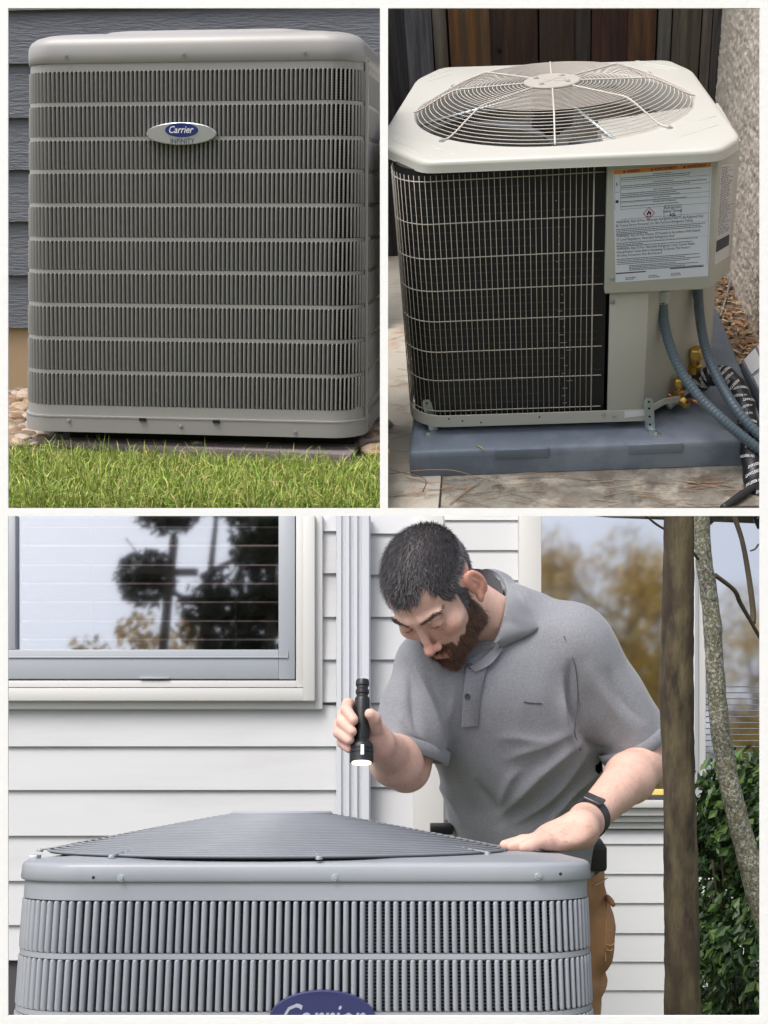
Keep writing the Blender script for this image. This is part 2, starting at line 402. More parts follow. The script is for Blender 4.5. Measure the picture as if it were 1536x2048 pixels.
solo('foundation', b, mat('foundation_tan', (.52, .36, .23), .9, var=.08, vs=2, bump=.15, bs=50), P1, (bx0, YW, ZG1), kind='structure', label='tan concrete foundation under the dark siding')
# river stones
bed = thing('gravel_bed', None, None, P1, (bl.x, YU, ZG1), kind='structure')
stm = []
for k in range(5):
    bm = bmesh.new(); bmesh.ops.create_icosphere(bm, subdivisions=2, radius=1)
    for v in bm.verts:
        q = v.co * 1.3 + Vector((k*3.1, 0, 0)); v.co *= 1 + .13*math.sin(q.x*2+k) + .1*math.sin(q.y*2.7+1) + .08*math.cos(q.z*3)
    me = bpy.data.meshes.new('stone'); bm.to_mesh(me); bm.free(); me.shade_smooth(); stm.append(me)
    c = [(.34, .22, .12), (.38, .29, .20), (.26, .16, .095), (.42, .34, .26), (.20, .145, .11)][k]
    me.materials.append(mat('river_stone_%d' % k, c, .6, var=.25, vs=1.2, bump=.1, bs=8, bd=.05))
def stones(n, pxa, pxb, pya, pyb):
    for _ in range(n):
        p = P1.at(random.uniform(pxa, pxb), random.uniform(pya, pyb), 2, ZG1)
        if p.y > YW - .05 or (P1.M @ p).x > -.01: continue
        r = random.uniform(.020, .048)
        inst('stone', random.choice(stm), bed, Matrix.Translation((p.x, p.y, ZG1 + r*.35)) @ Euler((random.uniform(-.4, .4), random.uniform(-.4, .4), random.uniform(0, 6.3))).to_matrix().to_4x4() @ Matrix.Diagonal((r*1.35, r, r*.62, 1)))
stones(260, -5, 110, 790, 893); stones(110, 722, 775, 790, 915)
for _ in range(0): pass
p = P1.at(398, 899, 2, ZG1)
inst('stone', stm[3], bed, Matrix.Translation((p.x, p.y, ZG1 + .02)) @ Matrix.Diagonal((.034, .022, .018, 1)))
# grass
def blades(mb, n, fpos, hmin, hmax, wid, cols, lean=.6):
    for _ in range(n):
        p = fpos()
        if p is None: continue
        h = random.uniform(hmin, hmax); a = random.uniform(0, 6.283); l = random.uniform(.1, lean)*h; w = wid*random.uniform(.6, 1.3)
        dx, dy = math.cos(a)*l, math.sin(a)*l; sa = random.uniform(0, 3.14); wx, wy = math.cos(sa)*w, math.sin(sa)*w
        c = random.choice(cols); k = random.uniform(.75, 1.25); c = (c[0]*k, c[1]*k, c[2]*k)
        x, y, z = p; o = len(mb.v)
        mb.add([(x-wx, y-wy, z), (x+wx, y+wy, z), (x+wx*.8+dx*.35, y+wy*.8+dy*.35, z+h*.55), (x-wx*.8+dx*.35, y-wy*.8+dy*.35, z+h*.55), (x+dx, y+dy, z+h*(1-l/h*.45))],
               [(0, 1, 2, 3), (3, 2, 4)], c)
gcols = [(c[0]*1.85, c[1]*1.6, c[2]*1.7) for c in [(.15, .24, .04), (.19, .28, .055), (.12, .20, .035), (.27, .31, .09), (.30, .31, .12), (.14, .25, .05), (.10, .17, .03), (.22, .31, .06)]]
def lawn_pos():
    px, py = random.uniform(-40, 800), 884 + 145*random.random()**.9
    lim = 904 if px < 50 else (lerp(908, 936, (px - 50) / 650) if px < 705 else lerp(936, 914, (px - 705) / 60))
    if py < lim + random.uniform(0, 5): return None
    p = P1.at(px, py, 2, ZG1)
    if (P1.M @ p).x > -.015: return None
    return (p.x, p.y, ZG1)
b = MB(); blades(b, 21000, lawn_pos, .02, .06, .0022, gcols, .97); blades(b, 7000, lawn_pos, .05, .12, .0021, gcols, .98)
gm = mat('grass_blade', (1, 1, 1), .6, attr='Col', spec=.3)
solo('lawn_grass', b, gm, P1, (0, YU - .8, ZG1), kind='stuff', label='sunlit green lawn grass in front of the mounting pad', rc=False)
# ================================================================ PLACE 2: beige condenser on a plastic pad by the fence
K2 = 1.3
P2 = Place(.578, -.102, -.144, (.564*K2, 3.723*K2, 1.303*K2))
YL, YC, YB_ = -.65, -.618, -.645
beige = mat('enamel_beige', (.51, .51, .475), .38, var=.02, vs=2, bump=.015, bs=300, bd=.0004, rvar=.05)
wire_m = mat('wire_beige', (.60, .55, .50), .38)
galv = mat('galvanised', (.50, .56, .58), .38, metal=.8, var=.15, vs=30, rvar=.12)
def z0(px, py): return P2.at(px, py, 2, 0)
oct_px = [(845, 325), (1440, 300), (1483, 273), (1386, 140), (1338, 119), (883, 134), (832, 158), (748, 283)]
octo = [z0(*p) for p in oct_px]
octo[7] = z0(752, 285)
cL, cR, cF = z0(834, 206), z0(1383, 184), z0(1110, 293)
# circle through three points
def circ(a, b_, c):
    A = np.array([[2*(b_.x-a.x), 2*(b_.y-a.y)], [2*(c.x-a.x), 2*(c.y-a.y)]]); B = np.array([b_.x**2+b_.y**2-a.x**2-a.y**2, c.x**2+c.y**2-a.x**2-a.y**2])
    s_ = np.linalg.solve(A, B); return s_[0], s_[1], math.hypot(a.x-s_[0], a.y-s_[1])
cxx, cyy, RG = circ(cL, cR, cF)
def ext(cx_, cy_, r_):
    q = [P2.M @ Vector((cx_ + r_*math.cos(a), cy_ + r_*math.sin(a), 0)) for a in [k*math.pi/90 for k in range(180)]]
    X_ = [768 + F*v.x/v.y for v in q]; Y_ = [1024 - F*v.z/v.y for v in q]; return np.array([min(X_), max(X_), max(Y_)])
pv = np.array([cxx, cyy, RG])
for _ in range(12):
    e0 = ext(*pv); J = np.array([(ext(*(pv + np.eye(3)[i]*1e-3)) - e0)/1e-3 for i in range(3)]).T; pv = pv - np.linalg.solve(J, e0 - np.array([834, 1384, 293]))
cxx, cyy, RG = [float(q) for q in pv]
print('P2 circle', cxx, cyy, RG, [tuple(round(c, 3) for c in p) for p in octo])
def round_poly(pts, r, n=5):
    out = []; m_ = len(pts)
    for i in range(m_):
        a, b_, c = pts[i-1], pts[i], pts[(i+1) % m_]; d1 = (a-b_).normalized(); d2 = (c-b_).normalized()
        k = min(r, (a-b_).length*.45, (c-b_).length*.45); p, q = b_ + d1*k, b_ + d2*k
        for j in range(n+1): t = j/n; out.append((1-t)**2*p + 2*t*(1-t)*b_ + t*t*q)
    return out
oc = round_poly(octo, .05)
cen = Vector((cxx, cyy, 0))
def resample(poly, n):
    """boundary points of the polygon seen from the circle's centre at n equal angles"""
    out = []; m_ = len(poly)
    for k in range(n):
        a = 2*math.pi*k/n; d = Vector((math.cos(a), math.sin(a), 0)); best = None
        for i in range(m_):
            p, q = poly[i]-cen, poly[(i+1) % m_]-cen; e = q - p; den = d.x*e.y - d.y*e.x
            if abs(den) < 1e-9: continue
            t = (p.x*e.y - p.y*e.x)/den; u = (p.x*d.y - p.y*d.x)/den
            if t > 0 and -1e-6 <= u <= 1+1e-6: best = t if best is None else max(best, t)
        out.append(cen + d*(best or RG*1.2))
    return out
NR = 192; ocr = resample(oc, NR)
lipz = P2.at(850, 349, 1, YL).z
unit2 = thing('condenser_unit', 'beige air conditioner with round wire fan guard on a grey plastic pad', 'air conditioner', P2, (0, 0, P2.at(900, 850, 1, YC).z))
def shrink(pts, d, z):
    out = []
    for p in pts: v = p - cen; out.append((cen.x + v.x*(1 - d/v.length), cen.y + v.y*(1 - d/v.length), z))
    return out
ring = lambda r, z: [(cxx + r*math.cos(2*math.pi*k/NR), cyy + r*math.sin(2*math.pi*k/NR), z) for k in range(NR)]
b = MB().loft([shrink(ocr, -.004, lipz), shrink(ocr, -.002, lipz + .004), shrink(ocr, 0, -.016), shrink(ocr, .004, -.006), shrink(ocr, .013, 0), shrink(ocr, .03, .002),
               ring(RG + .03, .004), ring(RG + .012, .002), ring(RG + .004, -.006), ring(RG, -.02), ring(RG - .006, -.07), ring(RG - .004, -.13)])
lid = part('lid', b, beige, unit2, smooth=35)
b = MB().loft([shrink(ocr, .004, lipz), shrink(ocr, .03, lipz + .002)]); part('lid_return', b, beige, unit2)
# pressed ridges at the lid corners
for pr in (((786, 266), (912, 311)), ((784, 281), (868, 314)), ((850, 166), (912, 147)), ((856, 156), (905, 140)), ((1296, 272), (1436, 232)), ((1345, 280), (1440, 250)), ((1270, 122), (1360, 140)), ((1278, 128), (1340, 141))):
    p, q = z0(*pr[0]), z0(*pr[1]); p.z = q.z = .0005
    path = [lerp(p, q, t) for t in (0, .06, .5, .94, 1)]
    b = MB().tube(path, [.001, .0045, .0045, .0045, .001], 8); part('pressed_ridge', b, beige, lid, smooth=True)
# fan guard
pz = P2.hit(1103, 163, (0, cyy, 0), (0, 1, 0)).z
HUB, KN = .118, RG*.70
def gz(r):
    return lerp(pz - .004, pz*.88, (r - HUB)/(KN - HUB)) if r < KN else lerp(pz*.88, .004, ((r - KN)/(RG + .004 - KN))**1.15)
guard = thing('fan_guard', 'round wire fan guard with centre plate bolted onto the beige lid', 'fan guard', P2, (cxx, cyy, 0)) if False else None
b = MB()
NRG = 27
gm_ = part('fan_guard', MB().disc((cxx, cyy, pz - .006), (0, 0, 1), HUB, .012, 64, .003), mat('hub_plate', (.43, .40, .365), .5, var=.06, vs=8), unit2, smooth=30)
for k in range(NRG):
    r = lerp(HUB + .012, RG - .004, k/(NRG - 1))
    b = MB().tube([(cxx + r*math.cos(2*math.pi*j/96), cyy + r*math.sin(2*math.pi*j/96), gz(r)) for j in range(96)], .0018, 6, closed=True)
    part('ring_wire', b, wire_m, gm_, smooth=True, rc=False)
spokes = [math.atan2((P2.at(px, py, 2, 0) - cen).y, (P2.at(px, py, 2, 0) - cen).x) for px, py in ((1110, 293), (876, 273), (1337, 252))]
a0 = spokes[0]
for k in range(8):
    a = a0 + k*math.pi/4; rs = [HUB - .01, HUB + .05, KN*.8, KN - .02, KN + .02, RG*.85, RG*.95, RG + .015]
    if k in (1, 3, 5, 7): rs.append(RG + .05)
    pth = [(cxx + r*math.cos(a), cyy + r*math.sin(a), max(gz(min(r, RG)) + .003, .006)) for r in rs]
    part('spoke_wire', MB().tube(smooth_path(pth, 3), .0038, 8), wire_m, gm_, smooth=True, rc=False)
    if k in (1, 3, 5, 7):
        e = Vector(pth[-1]); e.z = .004; bb = MB().disc(e, (0, 0, 1), .013, .003, 18); screw(bb, e + Vector((0, 0, .003)), (0, 0, 1), .0085)
        part('screw', bb, galv, gm_, smooth=30)
for k in range(4):
    a = a0 + math.pi/4 + k*math.pi/2 + .2; bb = MB(); screw(bb, (cxx + .078*math.cos(a), cyy + .078*math.sin(a), pz + .006), (0, 0, 1), .009); part('screw', bb, galv, gm_, smooth=30)
# pressed S shape on the plate
sp = [(cxx + .055*math.cos(t)*1.0, cyy + .028*math.sin(2*t), pz + .006) for t in [lerp(-2.2, 2.2, q/24) for q in range(25)]]
part('pressed_mark', MB().tube(sp, .0025, 6), mat('hub_plate', (0, 0, 0)), gm_, smooth=True)
# fan, motor, inside
fan_m = mat('fan_grey', (.13, .145, .16), .45, metal=.3, var=.1, vs=5)
motor = part('fan_motor', MB().lathe((cxx, cyy, pz - .02), (0, 0, -1), [(.05, 0), (.085, .01), (.088, .16), (.05, .18), (.03, .2)], 28), mat('motor_black', (.03, .03, .033), .4), unit2, smooth=30)
for k in range(3):
    a0_ = rad(-28) + k*2*math.pi/3; bb = MB(); loops = []
    for i in range(7):
        r = lerp(.07, RG - .03, i/6); row = []
        for j in range(8):
            t = j/7; ang = a0_ + (t - .5)*lerp(.8, 1.05, i/6) + .28*(i/6); row.append((cxx + r*math.cos(ang), cyy + r*math.sin(ang), -.205 + .12*(t - .5) + .02*math.sin(t*3.14)))
        loops.append(row)
    bb.loft(loops, False); part('fan_blade', bb, fan_m, unit2, smooth=True, rc=False)
for k in range(3):
    a = a0 + .5 + k*2.09; part('motor_strut', MB().tube([(cxx + .08*math.cos(a), cyy + .08*math.sin(a), pz - .05), (cxx + (RG-.01)*math.cos(a), cyy + (RG-.01)*math.sin(a), -.05)], .008, 8), galv, unit2, smooth=True)
# coil and its wire guard
xr2 = P2.at(1208, 560, 1, YC).x
zt2, zb2 = P2.at(1200, 338, 1, YC).z, P2.at(1200, 822, 1, YC).z
w2 = Wrap(P2.at(792, 430, 1, YC + .16).x, xr2 + .16, YC, .16, 1.0)
w2s = Wrap(w2.xl + .016, xr2 + .16, YC + .016, .15, 1.0)
tR = w2.side + w2.arc + w2.fr
coil_m = mat('coil_black', (.012, .013, .016), .42, var=.35, vs=40, bump=.5, bs=1.0, bd=.004, stretch=(20, 20, 420))
b = MB(); wrap_band(b, w2s, zb2 - .03, zt2 + .03, 0, (w2s.side + w2s.arc + w2s.fr), 0, .03, 80); part('coil', b, coil_m, unit2, smooth=40)
tube_m = mat('coil_tube', (.05, .052, .058), .38, metal=.4)
for k in range(30):
    z = lerp(zb2, zt2, (k + .5)/30); b = MB(); wrap_band(b, w2s, z - .0028, z + .0028, w2.side*.5, w2s.side + w2s.arc + w2s.fr - random.uniform(.0, .35), -.002, .002, 50)
    part('coil_tube', b, tube_m, unit2, rc=False)
rows2 = [344, 431, 502, 568, 630, 692, 750, 812]
for k, py in enumerate(rows2):
    z = P2.at(1201, py, 1, YC).z; pth = []
    for i in range(61):
        x, y, nx, ny = w2(lerp(.0, tR - .004, i/60)); pth.append((x, y, z))
    part('guard_wire', MB().tube(pth, .0021, 6), wire_m, unit2, smooth=True, rc=False)
pit = (P2.at(1201, 500, 1, YC).x - P2.at(1188.3, 500, 1, YC).x)
pit *= .90; nv = int((tR - .03)/pit)
for k in range(nv):
    t = tR - .045 - k*pit
    if t < 0: break
    x, y, nx, ny = w2(t); j = random.uniform(-.002, .002)
    part('guard_wire', MB().tube([(x + nx*.003 + j, y + ny*.003, zb2 - .012), (x + nx*.003, y + ny*.003, (zb2+zt2)/2), (x + nx*.003, y + ny*.003, zt2 + .012)], .0013 if k else .0028, 6), wire_m, unit2, smooth=True, rc=False)
b = MB()
for k in range(26):      # bright hairpin specks seen through the guard
    z = lerp(zb2 + .02, zt2 - .1, (k + .5)/26); x = P2.at(1125, 700, 1, YC).x + random.uniform(-.005, .03) - (z - zb2)*.03; w_ = random.uniform(.006, .03) if z < lerp(zb2, zt2, .5) else .006
    b.box(x, x + w_, YC + .010, YC + .013, z, z + .002)
part('fin_specks', b, galv, unit2, kind='stuff')
# base pan
zp_t, zp_b = P2.at(900, 829, 1, YC).z, P2.at(900, 851, 1, YC).z
xr_b = P2.at(1303, 825, 1, YC).x
wb = Wrap(w2.xl - .006, xr_b + .17, YC - .014, .17, 1.0); te = wb.side + wb.arc + wb.fr
b = MB(); wrap_band(b, wb, zp_b, zp_t, 0, te, 0, .006, 80); base_pan = part('base_pan', b, beige, unit2, smooth=40)
b = MB().box(w2.xl + .05, xr_b - .02, YC + .04, .75, zp_b, zp_b + .02); part('base_floor', b, dark_in, unit2)
for px, py in ((898, 838), (925, 842), (962, 845), (1079, 834)):
    c = P2.at(px, py, 1, YC - .015); b = MB().disc((c.x, YC - .0145, c.z), (0, -1, 0), .004, .001, 10); part('drain_hole', b, dark_in, base_pan)
for px, py in ((1207, 829), (1228, 832)):
    c = P2.at(px, py, 1, YC - .015); b = MB(); screw(b, (c.x, YC - .014, c.z), (0, -1, 0), .007); part('screw', b, galv, base_pan, smooth=30)
q = [P2.at(px, py, 1, YC - .0155) for px, py in ((1249, 823), (1291, 821), (1290, 831), (1249, 836))]
b = MB().slab([q[3], q[2], q[1], q[0]], (0, -1, 0), .001); part('serial_sticker', b, mat('sticker_white', (.72, .76, .80), .45), base_pan)
# control box (front, chamfered corner) and the service panel beneath
ch = (octo[2] - octo[1]); ch.z = 0; ch.normalize()
chn = Vector((ch.y, -ch.x, 0))
pB = P2.at(1428, 440, 1, YB_)
def onch(px, py): return P2.hit(px, py, pB, chn)
zbt, zbb = lipz + .012, P2.at(1214, 588, 1, YB_).z
xl_ = P2.at(1212, 460, 1, YB_).x; pe = onch(1470, 420)
plan = [(xl_, YB_), (pB.x, YB_), (pe.x, pe.y), (pe.x, pe.y + .55), (xl_, YB_ + .55)]
b = MB().loft([[(x, y, z) for x, y in plan] for z in (zbb, zbt)], True, True)
cbox = part('control_box', b, beige, unit2, bev=.006, seg=3)
for px, py in ((1224, 556), (1197, 321), (1221, 325)):
    c = P2.at(px, py, 1, YB_); yy = YB_ if py > 500 else YL - .003; c = P2.at(px, py, 1, yy); b = MB(); screw(b, (c.x, yy, c.z), (0, -1, 0), .0085); part('screw', b, galv, cbox, smooth=30)
x1, x2 = P2.at(1217, 700, 1, YC).x, P2.at(1292, 700, 1, YC).x
b = MB().box(x1, x2, YC - .012, YC + .02, zp_t, zbb + .01); sp_ = part('service_panel', b, beige, unit2, bev=.002)
c = P2.at(1225, 603, 1, YC - .012); b = MB(); screw(b, (c.x, YC - .012, c.z), (0, -1, 0), .0085); part('screw', b, galv, sp_, smooth=30)
rx2 = P2.hit(1424, 660, (x2, YC, 0), (1, -1, 0))
b = MB().hexa([(x2, YC + .02, zp_b), (rx2.x, rx2.y, zp_b), (rx2.x - .1, rx2.y + .1, zp_b), (x2 - .1, YC + .1, zp_b)], [(x2, YC + .02, zbb + .03), (rx2.x, rx2.y, zbb + .03), (rx2.x - .1, rx2.y + .1, zbb + .03), (x2 - .1, YC + .1, zbb + .03)])
part('corner_panel', b, beige, unit2, bev=.003)
b = MB().box(rx2.x - .12, rx2.x + .004, rx2.y, .72, zp_b, zbb + .03); part('side_panel', b, beige, unit2, bev=.003)
b = MB().box(w2.xl + .06, rx2.x - .12, .66, .72, zp_b, lipz + .01); part('shroud_floor', MB().disc((cxx, cyy, -.62), (0, 0, 1), RG + .06, .01, 32), mat('shroud_black', (.006, .006, .008), .8), unit2)
b = MB().box(w2.xl + .06, rx2.x - .12, .66, .72, zp_b, lipz + .01); part('rear_panel', b, beige, unit2)
# base rim under the corner panel
pr = [P2.at(px, py, 1, yy) for px, py, yy in ((1303, 818, YC - .01), (1322, 806, YC + .01), (1342, 800, YC + .06), (1362, 797, YC + .10), (1372, 785, YC + .16), (1400, 765, YC + .3))]
b = MB().loft([[(p.x, p.y, p.z - .014), (p.x, p.y, p.z + .012), (p.x, p.y + .006, p.z + .012), (p.x, p.y + .006, p.z - .014)] for p in smooth_path(pr, 4)], True, True)
part('base_rim', b, beige, unit2, smooth=40)

# big warning label
ink = mat('label_ink', (.03, .035, .06), .5); paper = mat('label_paper', (.74, .80, .93), .4); orange = mat('label_orange', (.75, .27, .07), .45); red_ink = mat('label_red', (.55, .03, .08), .5)
Lc = [P2.at(px, py, 1, YB_ - .0012) for px, py in ((1226, 340), (1424, 324), (1416, 552), (1231, 565))]
def lab(u, v, off=0.0):
    p = lerp(lerp(Lc[3], Lc[2], u/200), lerp(Lc[0], Lc[1], u/200), v/228); return (p.x, YB_ - .0012 - off, p.z)
b = MB().hexa([lab(0, 0, -.001), lab(200, 0, -.001), lab(200, 228, -.001), lab(0, 228, -.001)], [lab(0, 0), lab(200, 0), lab(200, 228), lab(0, 228)])
label = part('warning_label', b, paper, cbox)
def sheet(name, m, fn):
    b = MB(); fn(b); part(name, b, m, label, rc=False, kind='stuff' if name in ('lettering', 'fine_print', 'symbol', 'ruled_lines') else None)
def rect(b, u0, v0, u1, v1, off=.0004): b.add([lab(u0, v0, off), lab(u1, v0, off), lab(u1, v1, off), lab(u0, v1, off)], [(0, 1, 2, 3)])
sheet('orange_band', orange, lambda b: rect(b, 1, 219, 199, 227.5))
def smalltext(b):
    T = lambda s_, u, v, h, al='l', w=None, **k: put_text(b, s_, lambda a_, c_: lab(a_, c_, .0008), u, v, h, al, w, **k)
    for s_, u, w in (('WARNING', 28, 26), ('AVERTISSEMENT', 84, 46), ('ADVERTENCIA', 150, 38)):
        T(s_, u, 221, 4.6, 'l', w, bold=.02); b.add([lab(u - 8, 221, .0008), lab(u - 2.4, 221, .0008), lab(u - 5.2, 226.4, .0008)], [(0, 1, 2)])
    y = 216
    for s_, w in (('WARNING: Risk Of Fire. Flammable Refrigerant Used To Be Repaired Only', 178), ('By Trained Service Personnel. Do Not Puncture Refrigerant Tubing.', 160)):
        pass
    T('WARNING: Risk Of Fire. Flammable Refrigerant Used To Be Repaired Only', 4, 122.5, 5.0, 'l', 182)
    T('By Trained Service Personnel. Do Not Puncture Refrigerant Tubing', 4, 115.5, 5.0, 'l', 160)
    T('WARNING: Risk Of Fire. Dispose Of Properly In Accordance With Federal', 4, 94, 5.0, 'l', 176)
    T('Or Local Regulations. Flammable Refrigerant Used', 4, 87, 5.0, 'l', 122)
    T('WARNING: Risk Of Fire. Flammable Refrigerant Used. Consult Repair', 4, 68, 5.0, 'l', 166)
    T("Manual/Owner's Guide Before Attempting To Service This Product.", 4, 61, 5.0, 'l', 156)
    T('All Safety Precautions Must Be Followed', 4, 54, 4.6, 'l', 96)
    T('Refrigerant', 122, 144, 5.2, 'c'); T('Safety Group', 122, 137, 5.2, 'c'); T('A2L', 122, 129, 5.6, 'c', bold=.03)
sheet('lettering', ink, smalltext)
def fine(b):
    rr = random.Random(3)
    def line(u0, v, u1, hgt=1.2):
        u = u0
        while u < u1:
            w = rr.uniform(1.5, 6); rect(b, u, v, min(u + w, u1), v + hgt, .0006); u += w + .8
    for v, c in ((214, 1), (210.5, 0), (207, 0), (199, 1), (195, 0), (191.5, 0), (184, 1), (180, 0), (176.5, 0), (173, 0), (168, 1), (164, 0), (159.5, 1), (154.5, 0)):
        if c: line(82, v, 122 + rr.uniform(-8, 12))
        else: line(16, v, 16 + rr.uniform(110, 176))
    for v, u1 in ((109.5, 190), (106, 180), (102.5, 184), (99.5, 70), (81, 176), (77.5, 60), (74.5, 165), (48, 180), (44.5, 150), (41, 182), (37.5, 160), (33, 130), (30, 178), (26.5, 150), (23.5, 190)): line(4 if v > 34 else 30, v, u1)
    for u0, u1, v in ((22, 45, 8), (22, 40, 4.5), (72, 90, 9), (72, 96, 5.5), (120, 140, 10), (120, 142, 6.5)): line(u0, v, u1, 1.3)
    rect(b, 1, 18, 66, 20.2, .0006); rect(b, 118, 20.5, 190, 22.6, .0006)
sheet('fine_print', ink, fine)
def rules(b):
    for v in (203.5, 188.5, 171.5, 162, 149.5, 124.8+5): 
        rect(b, 14, v, 197, v + .5, .0005)
    rect(b, 14, 149.5, 14.6, 217, .0005); rect(b, 2, 149.5, 2.5, 217, .0005); rect(b, 196.6, 25, 197, 217, .0005); rect(b, 2, 184, 14, 184.5, .0005)
    rect(b, 104, 127, 140, 127.6, .0007); rect(b, 104, 150, 140, 150.6, .0007); rect(b, 104, 127, 104.6, 150, .0007); rect(b, 139.5, 127, 140, 150, .0007)
    for v in (113, 84): rect(b, 2, v, 197, v + .25, .0005)
sheet('ruled_lines', mat('ink_blue', (.09, .11, .22), .5), rules)
def diamond(b):
    c = (73, 138); o, i_ = 12.5, 10.8
    P_ = lambda r: [lab(c[0] + r*dx, c[1] + r*dy, .0008) for dx, dy in ((0, -1), (1, 0), (0, 1), (-1, 0))]
    b.loft([P_(o), P_(i_)])
sheet('diamond_border', red_ink, diamond)
def flame(b):
    pts = [(-4, -5), (-5, -2), (-3.6, 1), (-2.6, -.6), (-1.6, 3), (-.2, 6.6), (.8, 2.6), (1.6, 4), (2.4, 0), (3.8, 2.3), (5, -2), (4, -5), (2, -3.4), (0, -.6), (-2, -3.4)]
    b.add([lab(73 + x, 139 + y, .0009) for x, y in pts], [tuple(range(15))]); rect(b, 68, 131.5, 78, 132.8, .0009)
    b.add([lab(7 + x, 200 + y, .0009) for x, y in ((1, 5), (-2, 0), (0, 0), (-1, -5), (2.4, .8), (.4, .8))], [(0, 1, 2, 3, 4, 5)])
    b.add([lab(7 + 3.5*math.cos(t), 166 + 3*math.sin(t), .0009) for t in [k*.628 for k in range(10)]], [tuple(range(10))])
sheet('symbol', ink, flame)
# side rating label on the chamfer
Sc = [onch(px, py) - chn*.0 for px, py in ((1441, 330), (1468, 327), (1457, 512), (1428, 531))]
sgn = -1 if chn.dot(Vector((0, -1, 0))) < 0 else 1; cn = chn*sgn
def slab_(u, v, off=.001): p = lerp(lerp(Sc[3], Sc[2], u), lerp(Sc[0], Sc[1], u), v); return tuple(p + cn*off)
b = MB().hexa([slab_(0, 0, -.001), slab_(1, 0, -.001), slab_(1, 1, -.001), slab_(0, 1, -.001)], [slab_(0, 0), slab_(1, 0), slab_(1, 1), slab_(0, 1)])
lb2 = part('rating_label', b, mat('label_lilac', (.62, .61, .66), .45), cbox)
b = MB(); rr = random.Random(5)
for k in range(40):
    v = lerp(.30, .97, k/39); u0 = rr.uniform(.05, .15); 
    while u0 < rr.uniform(.5, .95): w = rr.uniform(.05, .2); b.add([slab_(u0, v, .0016), slab_(u0 + w, v, .0016), slab_(u0 + w, v + .006, .0016), slab_(u0, v + .006, .0016)], [(0, 1, 2, 3)]); u0 += w + .05
b.add([slab_(.05, .13, .0016), slab_(.95, .13, .0016), slab_(.95, .25, .0016), slab_(.05, .25, .0016)], [(0, 1, 2, 3)])
part('fine_print', b, ink, lb2, rc=False, kind='stuff')

# angle brackets
def bracket(pts, foot, fbase, lab_):
    t = thing('angle_bracket', lab_, 'bracket', P2, tuple(pts[0]), 'galvanised brackets fixing the condenser to its pad')
    up, dn = Vector(pts[0]), Vector(pts[1]); n = Vector((0, -1, 0)); w = .020
    b = MB(); ts = [lerp(dn, up, k/6) for k in range(7)]
    prof = [(dn.x - w, dn.z), (dn.x + w, dn.z), (dn.x + w, up.z - .015), (dn.x + w*.6, up.z), (dn.x - w*.6, up.z), (dn.x - w, up.z - .015)]
    b.loft([[(x + (up.x - dn.x)*((z - dn.z)/(up.z - dn.z)), y, z) for x, z in prof] for y in (dn.y, dn.y + .004)], True, True)
    part('upright', b, galv, t, bev=.0008)
    for k in (.2, .45, .7, .9):
        c = lerp(dn, up, k); part('hole', MB().disc((c.x, c.y + .0005, c.z), (0, -1, 0), .005, .002, 12), dark_in, t)
    d = Vector(foot) - dn; d.z = 0; side = Vector((-d.y, d.x, 0)).normalized()*w; z = dn.z
    fp = [dn - side, dn + side] + [Vector(foot) + side*math.cos(a) + d.normalized()*w*math.sin(a) for a in [lerp(0, math.pi, k/8) for k in range(9)]]
    b = MB().loft([[(p.x, p.y, z + dz) for p in fp] for dz in (-.001, .003)], True, True); part('foot_plate', b, galv, t, bev=.0008)
    b = MB(); screw(b, (foot[0], foot[1], z + .003), (0, 0, 1), .009); part('screw', b, galv, t, smooth=30)
ZPD = P2.at(1310, 866, 1, YC - .07).z
ZPD = -1.196
c1 = P2.at(1301, 858, 1, YC - .022); c1.z = ZPD; c1 = P2.at(1301, 862, 2, ZPD); top1 = P2.at(1297, 797, 1, c1.y)
f1 = P2.at(1312, 868, 2, ZPD); bracket((top1, c1), tuple(f1), None, 'galvanised angle bracket right of the base pan sticker below the valves')
c2_ = P2.at(868, 862, 2, ZPD); top2 = P2.at(852, 800, 1, c2_.y); f2 = P2.at(856, 869, 2, ZPD)
bracket((top2, c2_), tuple(f2), None, 'galvanised angle bracket at the left rounded corner of the coil')

# the pad
pad_m = mat('pad_blue_grey', (.145, .18, .235), .6, var=.14, vs=3, bump=.05, bs=150, rvar=.08, col2=(.20, .235, .29), ms=3)
FLp, FRp, BRp = P2.at(819, 905, 2, ZPD), P2.at(1541, 877, 2, ZPD), P2.at(1432, 612, 2, ZPD)
BLp = FLp + (BRp - FRp); ZG2 = P2.at(819, 953, 1, FLp.y - .004).z
pad = thing('equipment_pad', 'blue grey plastic pad carrying the beige condenser unit', 'equipment pad', P2, (0, YL, ZG2))
outer = [Vector((p.x, p.y, 0)) for p in (FLp, FRp, BRp, BLp)]; op = round_poly(outer, .03, 6); cc_ = sum(outer, Vector())/4
def off(pts, d, z): return [(cc_.x + (p.x-cc_.x)*(1 + d/.8), cc_.y + (p.y-cc_.y)*(1 + d/.8), z) for p in pts]
b = MB().loft([off(op, .008, ZG2), off(op, .005, ZPD - .03), off(op, .0, ZPD - .012), off(op, -.006, ZPD - .003), off(op, -.018, ZPD)], True, True)
part('pad_shell', b, pad_m, pad, smooth=50)
